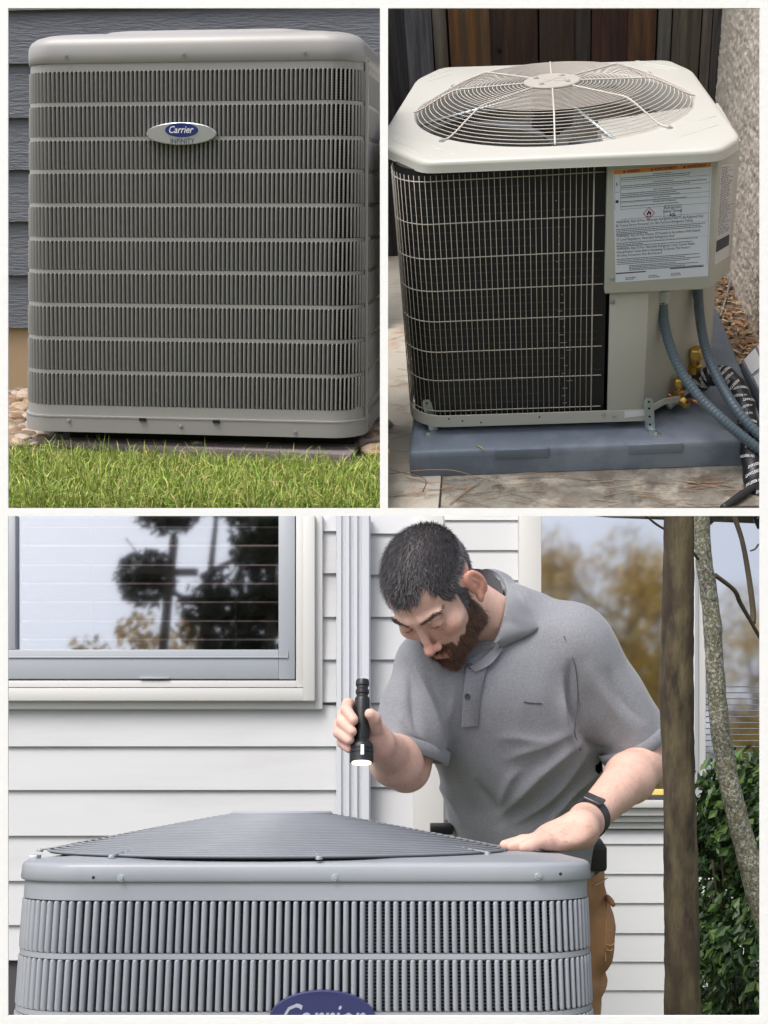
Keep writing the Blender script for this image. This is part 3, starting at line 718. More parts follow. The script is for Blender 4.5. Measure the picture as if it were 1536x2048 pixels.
for (x0_, x1_, yt, yb2) in ((990, 1098, 898, 914), (1257, 1365, 882, 901)):
    yf_ = FLp.y; a_ = P2.at(x0_, yt + 2, 2, ZPD); c_ = P2.at(x1_, yt + 1, 2, ZPD); edge_y = lambda x: lerp(FLp.y, FRp.y, (x - FLp.x)/(FRp.x - FLp.x))
    q = [(a_.x, edge_y(a_.x) - .010), (c_.x, edge_y(c_.x) - .010), (c_.x, edge_y(c_.x) + .006), (a_.x, edge_y(a_.x) + .006)]
    b = MB().loft([[(x, y, z) for x, y in q] for z in (ZPD - .045, ZPD - .0005)], True, True); part('grip_recess', b, pad_m, pad, bev=.003)

# conduits, valves, insulated line
cond_m = mat('conduit_grey', (.10, .14, .18), .32, bump=.0, var=.03, vs=5)
def conduit(pts, r, lab_):
    pth = smooth_path(pts, 26); rs = [r*(1 + .085*math.sin(k*2.1)) for k in range(len(pth))]
    return pth, rs
def P2d(px, py, y): return P2.at(px, py, 1, y)
cp1 = [P2d(1326, 580, -.52), P2d(1326, 625, -.54), P2d(1336, 680, -.58), P2d(1361, 740, -.64), P2d(1400, 795, -.72), P2d(1450, 843, -.80), P2d(1500, 885, -.84), P2d(1560, 930, -.86)]
t = thing('electrical_conduit', 'grey ribbed conduit with white fitting, left of the two below the control box', 'conduit', P2, tuple(cp1[0]), 'grey conduits leaving the control box')
pth, rs = conduit(cp1, .0205, ''); part('hose', MB().tube(pth, rs, 14), cond_m, t, smooth=True, rc=False)
part('fitting', MB().lathe(P2d(1326, 578, -.52), (0, 0, -1), [(.036, 0), (.036, .03), (.030, .034), (.030, .055), (.024, .06)], 12), mat('fitting_white', (.5, .55, .56), .4), t, smooth=30)
cp2 = [P2d(1396, 565, -.42), P2d(1397, 600, -.43), P2d(1402, 650, -.46), P2d(1414, 705, -.52), P2d(1440, 765, -.62), P2d(1478, 825, -.74), P2d(1530, 880, -.82), P2d(1590, 925, -.86)]
t = thing('electrical_conduit', 'grey ribbed conduit nearest the stucco wall, right of the two below the control box', 'conduit', P2, tuple(cp2[0]), 'grey conduits leaving the control box')
pth, rs = conduit(cp2, .0205, ''); part('hose', MB().tube(pth, rs, 14), cond_m, t, smooth=True, rc=False)
brass = mat('brass', (.62, .42, .12), .3, metal=.9, var=.15, vs=40); copper = mat('copper', (.50, .22, .12), .35, metal=.9)
def valve(px, py, y, s_, lab_, dark=False):
    c = P2d(px, py, y); t = thing('service_valve', lab_, 'valve', P2, tuple(c), 'brass service valves at the condenser corner')
    part('valve_body', MB().lathe(c - Vector((0, 0, .05*s_)), (0, 0, 1), [(.018*s_, 0), (.018*s_, .03*s_), (.024*s_, .035*s_), (.024*s_, .06*s_), (.017*s_, .064*s_), (.017*s_, .08*s_)], 8), brass, t, smooth=30)
    part('valve_cap', MB().lathe(c + Vector((0, 0, .034*s_)), (0, 0, 1), [(.026*s_, 0), (.026*s_, .03*s_), (.02*s_, .036*s_)], 6), brass, t, bev=.001)
    part('flare_nut', MB().lathe(c + Vector((.0, 0, -.025*s_)), (.75, -.35, -.5), [(.015*s_, 0), (.022*s_, .02*s_), (.022*s_, .045*s_), (.013*s_, .06*s_)], 6), brass, t, bev=.001)
    part('pipe_stub', MB().tube([c + Vector((-.01, .0, -.03*s_)), c + Vector((-.06*s_, .03, -.01*s_))], .012*s_, 10), copper, t, smooth=True)
    part('valve_port', MB().lathe(c + Vector((-.01, 0, -.03*s_)), (-.75, -.45, -.45), [(.014*s_, 0), (.021*s_, .01*s_), (.021*s_, .045*s_), (.016*s_, .05*s_)], 16), mat('port_steel', (.45, .45, .46), .35, metal=.7), t, smooth=30)
    return c
v1 = valve(1357, 785, -.50, 1.0, 'small lower brass valve with a bare copper pipe')
v2 = valve(1390, 735, -.40, 1.35, 'larger upper brass valve feeding the black insulated line')
liq = smooth_path([v1 + Vector((.03, -.015, -.045)), P2d(1385, 800, -.56), P2d(1412, 816, -.60), P2d(1440, 835, -.64), P2d(1500, 900, -.70)], 6)
solo('copper_pipe', MB().tube(liq, .0095, 10), copper, P2, tuple(liq[0]), 'thin copper pipe running from the small brass valve behind the conduit', 'pipe', smooth=True, rc=False)
ins = [P2d(1398, 765, -.42), P2d(1420, 752, -.44), P2d(1448, 752, -.47), P2d(1474, 778, -.53), P2d(1490, 820, -.62), P2d(1500, 870, -.74), P2d(1505, 930, -.86), P2d(1515, 985, -.95), P2d(1530, 1050, -1.02)]
pth = smooth_path(ins, 10); rs = [.044 + .003*math.sin(k*.7) for k in range(len(pth))]; rs[0] = .03
t = thing('insulated_line', 'thick black refrigerant line sleeve with white UV RESISTANT lettering', 'insulated pipe', P2, tuple(pth[0]))
part('sleeve', MB().tube(pth, rs, 20), mat('sleeve_black', (.010, .012, .020), .38, var=.3, vs=20, bump=.3, bs=18, bd=.01), t, smooth=True, rc=False)
b = MB()
eye2 = P2.o
for n_ in range(26):
    k = 4 + n_*len(pth)/28; i = min(int(k), len(pth) - 3); c = pth[i]; tg = (pth[i+1] - pth[i-1]).normalized(); vw = (eye2 - c).normalized()
    nrm = (vw - tg*vw.dot(tg)).normalized(); sd_ = tg.cross(nrm).normalized(); ang = RNG.uniform(-.9, .9); R_ = rs[i] + .0016; sl = RNG.uniform(-.35, .35)
    def mp(u, v, c=c, tg=tg, nrm=nrm, sd_=sd_, ang=ang, R_=R_, sl=sl):
        a = ang + u/R_; return tuple(c + tg*(v + u*sl) + (nrm*math.cos(a) + sd_*math.sin(a))*R_)
    put_text(b, 'UV RESISTANT' if n_ % 3 else 'RESISTANT', mp, 0, -.006, .0115, 'c', .075, bold=.02)
part('lettering', b, white_ink, t, rc=False, kind='stuff')

# neighbour's vented box at the right edge
qq = [P2.at(px, py, 2, ZPD + .02) for px, py in ((1484, 722), (1560, 640), (1600, 760), (1522, 790))]
b = MB(); t = thing('vent_box', 'pale grey panelled plastic box at the right edge beyond the pad', 'box', P2, tuple(qq[0]))
part('box_shell', MB().hexa([(p.x, p.y, ZG2) for p in qq], [tuple(p) for p in qq]), pad_m, t, bev=.004)
for i in range(3):
    for j in range(2):
        c4 = [lerp(lerp(qq[0], qq[1], (i + a_)/3), lerp(qq[3], qq[2], (i + a_)/3), (j + b_)/2) for a_, b_ in ((.06, .08), (.94, .08), (.94, .92), (.06, .92))]
        part('panel', MB().hexa([(p.x, p.y, p.z) for p in c4], [(p.x, p.y, p.z + .008) for p in c4]), mat('box_pale', (.55, .58, .62), .5) if (i, j) != (1, 0) else mat('box_pink', (.6, .35, .42), .5), t, bev=.002)

# ground slabs, dirt, wall, fence
gx = lambda px, py: P2.at(px, py, 2, ZG2)
con_l = mat('concrete_light', (.47, .44, .38), .9, var=.12, vs=5, bump=.25, bs=120, col2=((.36, .31, .25), (.40, .24, .17)), ms=2.2, mlo=.55, mhi=.75)
con_d = mat('concrete_stained', (.20, .19, .165), .9, var=.25, vs=6, bump=.35, bs=90, col2=((.15, .11, .08), (.36, .33, .28), (.12, .10, .085)), ms=4.5, mlo=.50, mhi=.66)
a_, b_2, c_ = gx(880, 1030), gx(872, 940), gx(600, 1030)
far = 1.95
xj = gx(880, 1000).x
e1, e2 = gx(769, 1024), gx(769, 512); b = MB().hexa([(e1.x, e1.y, ZG2 - .05), (xj - .004, gx(880, 1024).y, ZG2 - .05), (xj - .004, far, ZG2 - .05), (e2.x, far, ZG2 - .05)], [(e1.x, e1.y, ZG2), (xj - .004, gx(880, 1024).y, ZG2), (xj - .004, far, ZG2), (e2.x, far, ZG2)]); solo('concrete_slab', b, con_l, P2, (xj, 0, ZG2), kind='structure', label='pale concrete slab left of the joint', bev=.004)
b = MB().box(xj + .004, xj + 2.6, gx(880, 1024).y, far, ZG2 - .05, ZG2 - .003); solo('concrete_slab', b, con_d, P2, (xj + 1, 0, ZG2), kind='structure', label='stained brown concrete slab in front of the pad', bev=.004)
wA, wB = gx(1452, 556), gx(1534, 712); cw = P2.at(1437, 120, 1, 1.86); wA = Vector((cw.x, 1.88, ZG2))
wd = (wB - wA).normalized(); wn = Vector((wd.y, -wd.x, 0)); wn = wn if wn.x < 0 else -wn
wS, wE = wA.copy(), wB + wd*1.6
Lw = (wE - wS).length; Hw = 3.4
from mathutils import noise as mn
NXw, NZw = 330, 380; V = []; Fc = []
for i in range(NXw + 1):
    for j in range(NZw + 1):
        u, h = Lw*i/NXw, Hw*j/NZw; p = wS + wd*u
        q = Vector((u*58, h*34, 0)); k = mn.noise(q) ; k2 = mn.noise(q*2.7 + Vector((5, 5, 5))); k3 = mn.noise(q*.35)
        d = .008*k + .005*k2 + .006*k3; d -= .016*max(0, k2 + .5*k - .42)*3
        V.append(tuple(p + wn*d + Vector((0, 0, ZG2 + h))))
for i in range(NXw):
    for j in range(NZw):
        o = i*(NZw+1) + j; Fc.append((o, o + NZw + 1, o + NZw + 2, o + 1))
b = MB().add(V, Fc)
solo('stucco_wall', b, mat('stucco', (.66, .60, .53), .95, var=.15, vs=5, bump=.5, bs=70, bd=.006, col2=(.52, .46, .40), ms=14, mlo=.5, mhi=.65), P2, tuple(wA), 'rough beige stucco wall to the right of the condenser', 'wall', smooth=True, rc=False)
b = MB().add([tuple(gx(1425, 640) + Vector((-.2, -.6, .002))), tuple(wE + Vector((0, 0, .002))), tuple(wS + Vector((0, 0, .002))), tuple(gx(1425, 640) + Vector((-.2, 1.6, .002)))], [(0, 1, 2, 3)])
solo('dirt_strip', b, mat('dirt', (.13, .10, .075), .95, var=.4, vs=14, bump=.6, bs=60, col2=(.22, .17, .12), ms=10), P2, tuple(wA), kind='structure')
# litter of leaves and stems
b = MB(); lc = [(.30, .20, .11), (.20, .12, .06), (.42, .32, .20), (.14, .08, .05), (.36, .17, .08)]
for _ in range(900):
    p = gx(random.uniform(1420, 1515), random.uniform(545, 800)); 
    if (p - wA).dot(wn) < .01: continue
    a = random.uniform(0, 6.28); l = random.uniform(.008, .035); w = random.uniform(.002, .012); z = ZG2 + random.uniform(.004, .03)
    d1 = Vector((math.cos(a), math.sin(a), random.uniform(-.3, .3)))*l; d2 = Vector((-math.sin(a), math.cos(a), random.uniform(-.4, .4)))*w; c = Vector((p.x, p.y, z))
    b.add([tuple(c - d1), tuple(c - d2), tuple(c + d1), tuple(c + d2)], [(0, 1, 2, 3)], random.choice(lc))
for _ in range(110):
    p = gx(random.uniform(790, 1475), random.uniform(955, 1016)) if random.random() < .75 else gx(random.uniform(780, 830), random.uniform(560, 930)); a = random.uniform(-.5, .5); l = random.uniform(.015, .09); d1 = Vector((math.cos(a), math.sin(a), 0))*l; c = Vector((p.x, p.y, ZG2 + .004))
    d2 = Vector((-d1.y, d1.x, 0)).normalized()*.0012; b.add([tuple(c - d1 - d2), tuple(c + d1 - d2), tuple(c + d1 + d2), tuple(c - d1 + d2)], [(0, 1, 2, 3)], random.choice(lc))
solo('leaf_litter', b, mat('litter', (1, 1, 1), .8, attr='Col'), P2, tuple(wA), kind='stuff', label='dry leaves and stems scattered on the dirt and slab', rc=False)
for pts, lb in (([(776, 938), (800, 944), (850, 958), (845, 985)], 'longer dry stem curving off the left edge of the slab'), ([(776, 948), (850, 940), (905, 941), (940, 950), (952, 962)], 'dry stem arching across the front of the pad'),
                ([(1020, 950), (1060, 946), (1110, 950), (1180, 962)], 'pale dry stem lying below the pad grips'), ([(900, 1010), (925, 990), (945, 975), (960, 968)], 'short pale stem crossing the joint in the slab')):
    pp = smooth_path([P2.at(x, y, 1, FLp.y - .04) if P2.at(x, y, 1, FLp.y - .04).z > ZG2 + .004 else gx(x, y) + Vector((0, 0, .005)) for x, y in pts], 6)
    solo('dry_stem', MB().tube(pp, .0022, 5), mat('stem_tan', (.34, .22, .14), .8), P2, tuple(pp[0]), lb, 'stem', 'dry stems fallen about the pad', smooth=True, rc=False)
a_, c_ = P2.at(954, 892, 2, ZPD + .003), P2.at(968, 900, 2, ZPD + .003)
solo('grass_blade', MB().tube([a_, lerp(a_, c_, .5) + Vector((0, 0, .006)), c_], .0022, 5), mat('lime', (.45, .50, .12), .6), P2, tuple(a_), 'yellow green blade of grass lying on the pad edge', 'leaf', smooth=True, rc=False)
hp = smooth_path([gx(1446, 1024), gx(1478, 1000), gx(1510, 980), gx(1560, 955)], 6); hp = [p + Vector((0, 0, .018)) for p in hp]
solo('black_cable', MB().tube(hp, .016, 10), mat('cable_black', (.02, .022, .026), .5), P2, tuple(hp[0]), 'dark cable crossing the bottom right corner of the slab', 'cable', smooth=True, rc=False)
hp = smooth_path([gx(1440, 640), gx(1452, 600), gx(1462, 560) + Vector((0, 0, .05)), gx(1452, 540) + Vector((0, 0, .1))], 6)
solo('grey_cable', MB().tube([p + Vector((0, 0, .02)) for p in hp], .006, 8), mat('cable_grey', (.22, .22, .22), .5), P2, tuple(hp[0]), 'thin grey cable looping on the dirt beneath the stucco wall', 'cable', smooth=True, rc=False)
# fence
YFn = 1.86
fence = thing('wooden_fence', 'weathered wooden fence of brown and grey boards behind the condenser', 'fence', P2, (0, YFn, ZG2))
def wood(i, c, c2):
    mean = (.06, .045, .036); c = tuple((q*.72 + m_*.28)*1.35 for q, m_ in zip(c, mean)); c2 = tuple((q*.72 + m_*.28)*1.35 for q, m_ in zip(c2, mean)); return mat('fence_wood_%d' % i, c, .85, var=.45, vs=1.6, bump=1.0, bs=3.2, bd=.02, stretch=(16, 16, 1.1), col2=c2, ms=1.3, mlo=.42, mhi=.62)
bl_ = [(560, 640, (.08, .085, .1), (.12, .12, .13)), (640, 720, (.055, .06, .07), (.10, .10, .11)), (720, 810, (.030, .034, .044), (.06, .065, .08)), (810, 864, (.10, .11, .135), (.22, .23, .27)), (864, 890, (.13, .115, .09), (.22, .20, .17)), (896, 976, (.13, .085, .045), (.24, .095, .025)),
       (976, 1076, (.055, .025, .015), (.025, .013, .010)), (1079, 1150, (.05, .028, .020), (.03, .02, .018)), (1150, 1182, (.05, .045, .042), (.02, .018, .02)), (1184, 1256, (.060, .018, .013), (.03, .012, .012)), (1256, 1313, (.13, .055, .022), (.06, .03, .02)),
       (1316, 1343, (.11, .115, .11), (.16, .16, .15)), (1345, 1402, (.12, .11, .085), (.07, .065, .055)), (1404, 1424, (.11, .10, .09), (.18, .165, .15)), (1425, 1443, (.06, .062, .066), (.10, .10, .11))]
for i, (xa, xb, c, c2) in enumerate(bl_):
    A_, B_ = P2.at(xa, 60, 1, YFn).x, P2.at(xb, 60, 1, YFn).x; k = random.uniform(-.006, .006)
    lean = .02 if i in (4, 5) else 0
    b = MB().hexa([(A_ + lean, YFn + k, ZG2), (B_ - .002 + lean, YFn + k, ZG2), (B_ - .002 + lean, YFn + .02 + k, ZG2), (A_ + lean, YFn + .02 + k, ZG2)], [(A_ - lean, YFn + k, 2.3), (B_ - .002 - lean*.3, YFn + k, 2.3), (B_ - .002 - lean*.3, YFn + .02 + k, 2.3), (A_ - lean, YFn + .02 + k, 2.3)])
    part('board', b, wood(i, c, c2), fence, bev=.002)
b = MB().box(P2.at(560, 60, 1, YFn).x, P2.at(1443, 60, 1, YFn).x, YFn + .05, YFn + .08, ZG2, 2.25); part('fence_backing', b, dark_in, fence)
c = P2.at(998, 99, 1, YFn); part('knot', MB().disc((c.x, YFn + .004, c.z), (0, -1, 0), .014, .012, 14, .004), mat('knot', (.012, .008, .006), .9), fence)
# ================================================================ PLACE 3: white sided house, louvered unit, trees
P3 = Place(-math.atan(596 / F), 0, 0)
YN, YFAR = 3.10, 4.55
vinyl = mat('vinyl_white', (.53, .54, .56), .5, col2=(.46, .465, .475), ms=1.1, mlo=.5, mhi=.75, var=.025, vs=2, bump=.03, bs=4, bd=.004, stretch=(1, 1, 8))
trim_w = mat('trim_white', (.54, .54, .53), .45, var=.02, vs=3)
alu = mat('sash_grey', (.32, .345, .38), .42, var=.04, vs=3, rvar=.05)
seam = mat('seam_dark', (.05, .05, .055), .7)
def bx3(px0, py0, px1, py1, yf, yb, mb=None):
    mb = mb or MB(); q = [P3.at(x, y, 1, yf) for x, y in ((px0, py1), (px1, py1), (px1, py0), (px0, py0))]
    return mb.hexa([(p.x, yb, p.z) for p in q], [tuple(p) for p in q])
TOPY = 1027
def courses(parent, px0, px1, ys, Y, top=TOPY, bottom=None, m=vinyl):
    """lap boards between two picture columns; ys = lower edges"""
    ys = sorted(ys); prev = top
    for i, y in enumerate(ys + ([bottom] if bottom else [])):
        if y - prev < 2: prev = y; continue
        a, b_, c, d = [P3.at(px, py, 1, Y) for px, py in ((px0, y), (px1, y), (px1, prev), (px0, prev))]
        pr = .014; mb = MB()
        mb.hexa([(a.x, Y - pr, a.z), (b_.x, Y - pr, b_.z), (b_.x, Y + .012, b_.z), (a.x, Y + .012, a.z)],
                [(d.x, Y - .004, d.z + (.004 if i else 0)), (c.x, Y - .004, c.z + (.004 if i else 0)), (c.x, Y + .012, c.z + (.004 if i else 0)), (d.x, Y + .012, d.z + (.004 if i else 0))])
        part('siding_board', mb, m, parent, bev=.0015, seg=1); prev = y
yn = [1065, 1149, 1236, 1321, 1406, 1494, 1581, 1672, 1762, 1850, 1920]
wall3 = thing('house_wall', 'white lap sided house wall around the large grey framed window', 'wall', P3, (P3.at(400, 1920, 1, YN).x, YN, P3.at(400, 1920, 1, YN).z))
courses(wall3, 640, 674, [y for y in yn if y <= 1406], YN)
courses(wall3, -140, 674, [1494, 1581, 1672, 1762, 1850, 1920], YN, top=1410)
courses(wall3, 738, 827, [1070, 1152, 1236, 1321, 1407, 1494, 1575, 1664, 1750, 1840, 1920], YN)
part('sheathing', bx3(640, TOPY, 890, 1930, YN + .014, YN + .03), trim_w, wall3); part('sheathing', bx3(-140, 1408, 650, 1930, YN + .014, YN + .03), trim_w, wall3)
part('corner_post', bx3(826, TOPY, 888, 1920, YN - .028, YN + .10), trim_w, wall3, bev=.004)
part('foundation', bx3(-140, 1921, 888, 2300, YN + .0, YN + .04), mat('foundation_dark', (.06, .06, .065), .9), wall3)
b = MB().box(P3.at(886, 1300, 1, YN).x - .02, P3.at(886, 1300, 1, YN).x, YN + .10, YFAR + .1, P3.at(888, 2000, 1, YN).z, P3.at(888, TOPY + 8, 1, YN).z) ; part('return_wall', b, vinyl, wall3)

# downspout: fluted box pipe
t = thing('downspout', 'white fluted downspout running down between the window and the man', 'downspout', P3, tuple(P3.at(706, 1900, 1, YN - .06)))
b = MB(); loops = []
for py in (TOPY, 1930):
    L = []
    for k, (px, dz) in enumerate([(673, 0), (673, .05), (675, .058), (683, .058), (685, .050), (690, .050), (692, .060), (699, .060), (701, .050), (706, .050), (708, .060), (715, .060), (717, .050), (722, .050), (724, .058), (738, .058), (741, .05), (741, 0)]):
        p = P3.at(px, py, 1, YN - .05); L.append((p.x, YN - .018 - dz, p.z))
    loops.append(L)
part('pipe', b.loft(loops, True, True), mat('downspout_white', (.54, .56, .60), .45, var=.02), t)

# the near window
win = thing('window', 'large window with grey sash, blinds and cloud reflections in the near wall', 'window', P3, tuple(P3.at(300, 1360, 1, YN)))
for nm, r_, m_, yy in (('outer_trim', (629, 645, 1402, 1418), trim_w, .030), ('casing', (606, 629.5, 1376, 1401.5), trim_w, .052), ('inner_stop', (592, 606.5, 1361, 1374.5), trim_w, .036)):
    xa, xb, ya, yb_ = r_
    part(nm, bx3(xa, TOPY, xb, yb_, YN - yy, YN + .02), m_, win, bev=.002); part(nm, bx3(-140, ya, xa + .3, yb_, YN - yy + .001, YN + .02), m_, win, bev=.002)
part('seam', bx3(-140, 1358, 604, 1404, YN - .024, YN + .03), seam, win)
part('seam', bx3(588, TOPY, 608, 1362, YN - .020, YN + .03), seam, win)
fr_ = part('sash', bx3(557, TOPY, 590, 1358.5, YN - .034, YN + .03), alu, win, bev=.003)
part('sash', bx3(-140, 1299, 557.5, 1358, YN - .034, YN + .03), alu, win, bev=.003)
part('sash', bx3(14, TOPY, 31, 1299.5, YN - .034, YN + .03), alu, win, bev=.003)
part('sash_bead', bx3(-120, 1313, 575, 1316, YN - .038, YN - .033), alu, win, bev=.001); part('sash_bead', bx3(573, 1302, 576, 1316, YN - .038, YN - .033), alu, win)
part('latch', bx3(279, 1354, 338, 1357.5, YN - .042, YN - .033), alu, win, bev=.001)
glass = mat('window_glass', (.85, .86, .88), .03, alpha=.40)
a_, b_, c_, d_ = [P3.at(x, y, 1, YN - .015) for x, y in ((30, 1300), (558, 1300), (558, TOPY), (30, TOPY))]
part('glass_pane', MB().hexa([(p.x, p.y + .004, p.z) for p in (a_, b_, c_, d_)], [tuple(p) for p in (a_, b_, c_, d_)]), glass, win)
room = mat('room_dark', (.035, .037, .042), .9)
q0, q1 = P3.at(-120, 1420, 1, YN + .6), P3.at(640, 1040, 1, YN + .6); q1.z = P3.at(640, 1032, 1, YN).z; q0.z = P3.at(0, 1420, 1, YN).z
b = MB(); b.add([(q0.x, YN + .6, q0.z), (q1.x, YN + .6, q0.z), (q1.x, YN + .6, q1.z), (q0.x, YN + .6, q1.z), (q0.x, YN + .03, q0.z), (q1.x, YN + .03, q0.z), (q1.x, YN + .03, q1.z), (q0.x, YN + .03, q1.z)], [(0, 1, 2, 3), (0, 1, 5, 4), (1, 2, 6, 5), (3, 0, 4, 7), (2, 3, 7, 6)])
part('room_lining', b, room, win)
bl = mat('blind_brown', (.10, .085, .08), .5); blt = mat('blind_lit_edge', (.55, .38, .34), .5)  # paler edge colour paints the light caught along each slat
for y in (1054, 1091, 1130, 1167, 1204, 1242, 1279):
    p, q = P3.at(33, y, 1, YN + .07), P3.at(572, y + 1.5, 1, YN + .07)
    b = MB().hexa([(p.x, YN + .068, p.z - .0015), (q.x, YN + .068, q.z - .0015), (q.x, YN + .112, q.z - .030), (p.x, YN + .112, p.z - .030)], [(p.x, YN + .068, p.z + .0015), (q.x, YN + .068, q.z + .0015), (q.x, YN + .112, q.z - .027), (p.x, YN + .112, p.z - .027)])
    s_ = part('blind_slat', b, bl, win); part('slat_lit_edge', bx3(33, y - 1.6, 572, y + 1.6, YN + .064, YN + .067), blt, s_)
for px in (180, 470): part('blind_cord', bx3(px, TOPY, px + 2, 1299, YN + .058, YN + .060), bl, win)

# far wall with tall windows
vin2 = mat('vinyl_far', (.62, .63, .64), .5, var=.02, vs=2)
fw = thing('far_house_wall', 'white lap siding wall set back behind the man and tree trunks', 'wall', P3, tuple(P3.at(1200, 2040, 1, YFAR)))
yfar = [1042, 1102, 1162, 1222, 1282, 1342]
courses(fw, 880, 1042, yfar + [1402, 1462, 1522, 1582, 1640], YFAR, m=vin2)
courses(fw, 880, 1560, [1688, 1748, 1806, 1866, 1923, 1980, 2040, 2100, 2160], YFAR, top=1660, m=vin2)
part('sheathing', bx3(880, TOPY, 1045, 1670, YFAR + .013, YFAR + .03), trim_w, fw); part('sheathing', bx3(880, 1655, 1560, 2170, YFAR + .013, YFAR + .03), trim_w, fw)
part('door_trim', bx3(1038, TOPY, 1083, 1600, YFAR - .05, YFAR + .03), trim_w, fw, bev=.004)
part('door_trim', bx3(1374, TOPY, 1412, 1605, YFAR - .05, YFAR + .03), trim_w, fw, bev=.004)
part('gutter_strip', bx3(1392, TOPY, 1396, 1600, YFAR - .062, YFAR - .05), alu, fw)
for (a, b2, dd, m_) in ((1588, 1600, .03, seam), (1600, 1616, .09, trim_w), (1616, 1632, .07, trim_w), (1632, 1644, .05, trim_w), (1645, 1658, .03, trim_w)):
    part('window_sill', bx3(1040, a, 1560, b2 - .3, YFAR - dd, YFAR + .03), m_, fw, bev=.003)
glass2 = mat('glass_far', (.55, .56, .56), .045, alpha=.62)
for xa, xb, lb in ((1081, 1376, 'tall window with golden tree reflections directly behind the man'), (1410, 1545, 'tall window with a screen at the right edge above the bush')):
    w_ = thing('window', lb, 'window', P3, tuple(P3.at((xa + xb)/2, 1590, 1, YFAR)))
    q = [P3.at(x, y, 1, YFAR - .01) for x, y in ((xa, 1590), (xb, 1590), (xb, TOPY), (xa, TOPY))]
    part('glass_pane', MB().hexa([(p.x, p.y + .004, p.z) for p in q], [tuple(p) for p in q]), glass2, w_)
    q = [P3.at(x, y, 1, YFAR + .3) for x, y in ((xa - 10, 1600), (xb + 10, 1600), (xb + 10, TOPY + 14), (xa - 10, TOPY + 14))]
    part('room_lining', MB().add([tuple(p) for p in q], [(0, 1, 2, 3)]), mat('room_olive', (.10, .095, .07), .9), w_)
    if xa > 1400:
        for k in range(17): part('screen_bar', bx3(xa, 1372 + k*12, xb, 1374 + k*12, YFAR - .016, YFAR - .012), mat('screen_grey', (.16, .165, .17), .6), w_)
part('lamp_reflector', bx3(1303, 1578, 1333, 1592, YFAR - .03, YFAR - .012), mat('lamp_yellow', (.75, .55, .15), .4), fw, bev=.004)

# ---------------------------------------------------------------- the louvered unit
Y3 = 1.50; r3 = .095
grey3 = mat('cabinet_blue_grey', (.31, .33, .365), .38, col2=(.25, .265, .295), ms=2.2, mlo=.52, mhi=.8, var=.06, vs=3.5, bump=.02, bs=300, bd=.0005, rvar=.07)
z3 = lambda py: P3.at(600, py, 1, Y3).z
xl3, xr3 = P3.at(34, 1900, 1, Y3 + .07).x, P3.at(1184, 1900, 1, Y3 + .07).x
zl3 = z3(1724); D3 = xr3 - xl3 - .04
zb3 = z3(1763) - .80
unit3 = thing('air_conditioner', 'blue grey louvered air conditioner with conical wire top in front of the man', 'air conditioner', P3, ((xl3 + xr3)/2, Y3, zb3))
lo = []
for dz, ins in ((z3(1763) - zl3, -.0035), (z3(1763) - zl3 + .003, -.005), (-.006, -.0042), (-.002, -.002), (-.0004, .002), (0, .006), (.001, .03), (.003, .05)):
    lo.append([(x, y, zl3 + dz) for x, y, *_ in rrect(xl3 + ins, xr3 - ins, Y3 + ins, Y3 + D3 - ins, r3 - ins*.6, 10)])
part('lid', MB().loft(lo, True, True), grey3, unit3, smooth=50)
w3 = Wrap(xl3, xr3, Y3, r3, .45)
def bandz(name, za, zb, ins=0., th=.004, par=None, m=None):
    b = MB(); wrap_band(b, w3, min(za, zb), max(za, zb), 0, w3.L, ins, th, 110); return part(name, b, m or grey3, par or unit3, smooth=40)
bandz('upper_band', z3(1763) + .002, z3(1801)); RP = 117
core_m = mat('coil_dark3', (.020, .022, .026), .5, var=.3, vs=20)
for ta_, tb_ in ((0, .435), (w3.L - .435, w3.L)):
    b = MB(); wrap_band(b, w3, zb3, z3(1803), ta_, tb_, .002, .004, 8); part('side_skin', b, grey3, unit3)
bandz('coil_core', z3(1795), zb3, .045, .01, m=core_m)
rows3 = []
yy = 1803
for k in range(8):
    ya, yb_ = 1803 + RP*k, 1803 + RP*k + 104
    rows3.append((z3(ya), z3(yb_)))
    bandz('rail', z3(yb_ + 1), z3(yb_ + 12), 0, .004)
zbase = z3(1803 + RP*7 + 104)
bandz('base_pan', zbase - .002, zbase - .06, -.003, .006)
pitch3 = .0102
t0_, t1_ = w3.side - .02, w3.side + 2*w3.arc + w3.fr + .02; n3 = int((t1_ - t0_)/pitch3); pitch3 = (t1_ - t0_)/n3
for ri in range(8):
    za, zb_ = rows3[ri]
    if ri < 2:
        q = MB(); slat_mesh(q, (0, 0), (0, -1), (1, 0), zb_, za, pitch3, .0125); me = mesh_of('louver', q); me.materials.append(grey3); me.shade_smooth(); me.set_sharp_from_angle(angle=rad(60))
        for k in range(n3):
            x, y, nx, ny = w3(t0_ + (k + .5)*pitch3); inst('louver', me, unit3, Matrix.Translation((x, y, 0)) @ Matrix.Rotation(math.atan2(ny, nx) + math.pi/2 + RNG.normal(0, .012), 4, 'Z'))
    else:
        b = MB()
        for k in range(n3): x, y, nx, ny = w3(t0_ + (k + .5)*pitch3); slat_mesh(b, (x, y), (nx, ny), (-ny, nx), zb_, za, pitch3, .0125)
        part('louver_row', b, grey3, unit3, smooth=60, rc=False, kind='stuff')
finm = mat('coil_fins3', (.30, .31, .33), .35, metal=.6)
b = MB(); ta, tb = w3.side + w3.arc + w3.fr*.64, w3.side + 2*w3.arc + w3.fr
for k in range(46):
    z = lerp(rows3[2][1], rows3[0][0], (k + .5)/46); wrap_band(b, w3, z - .0008, z + .0008, ta, tb, .036, .003, 26)
part('coil_fins', b, finm, unit3, kind='stuff')
def scr3(px, py, r, m=galv): q = MB(); c = P3.at(px, py, 1, Y3 - .004); screw(q, c, (0, -1, 0), r); part('screw', q, m, unit3, smooth=30)
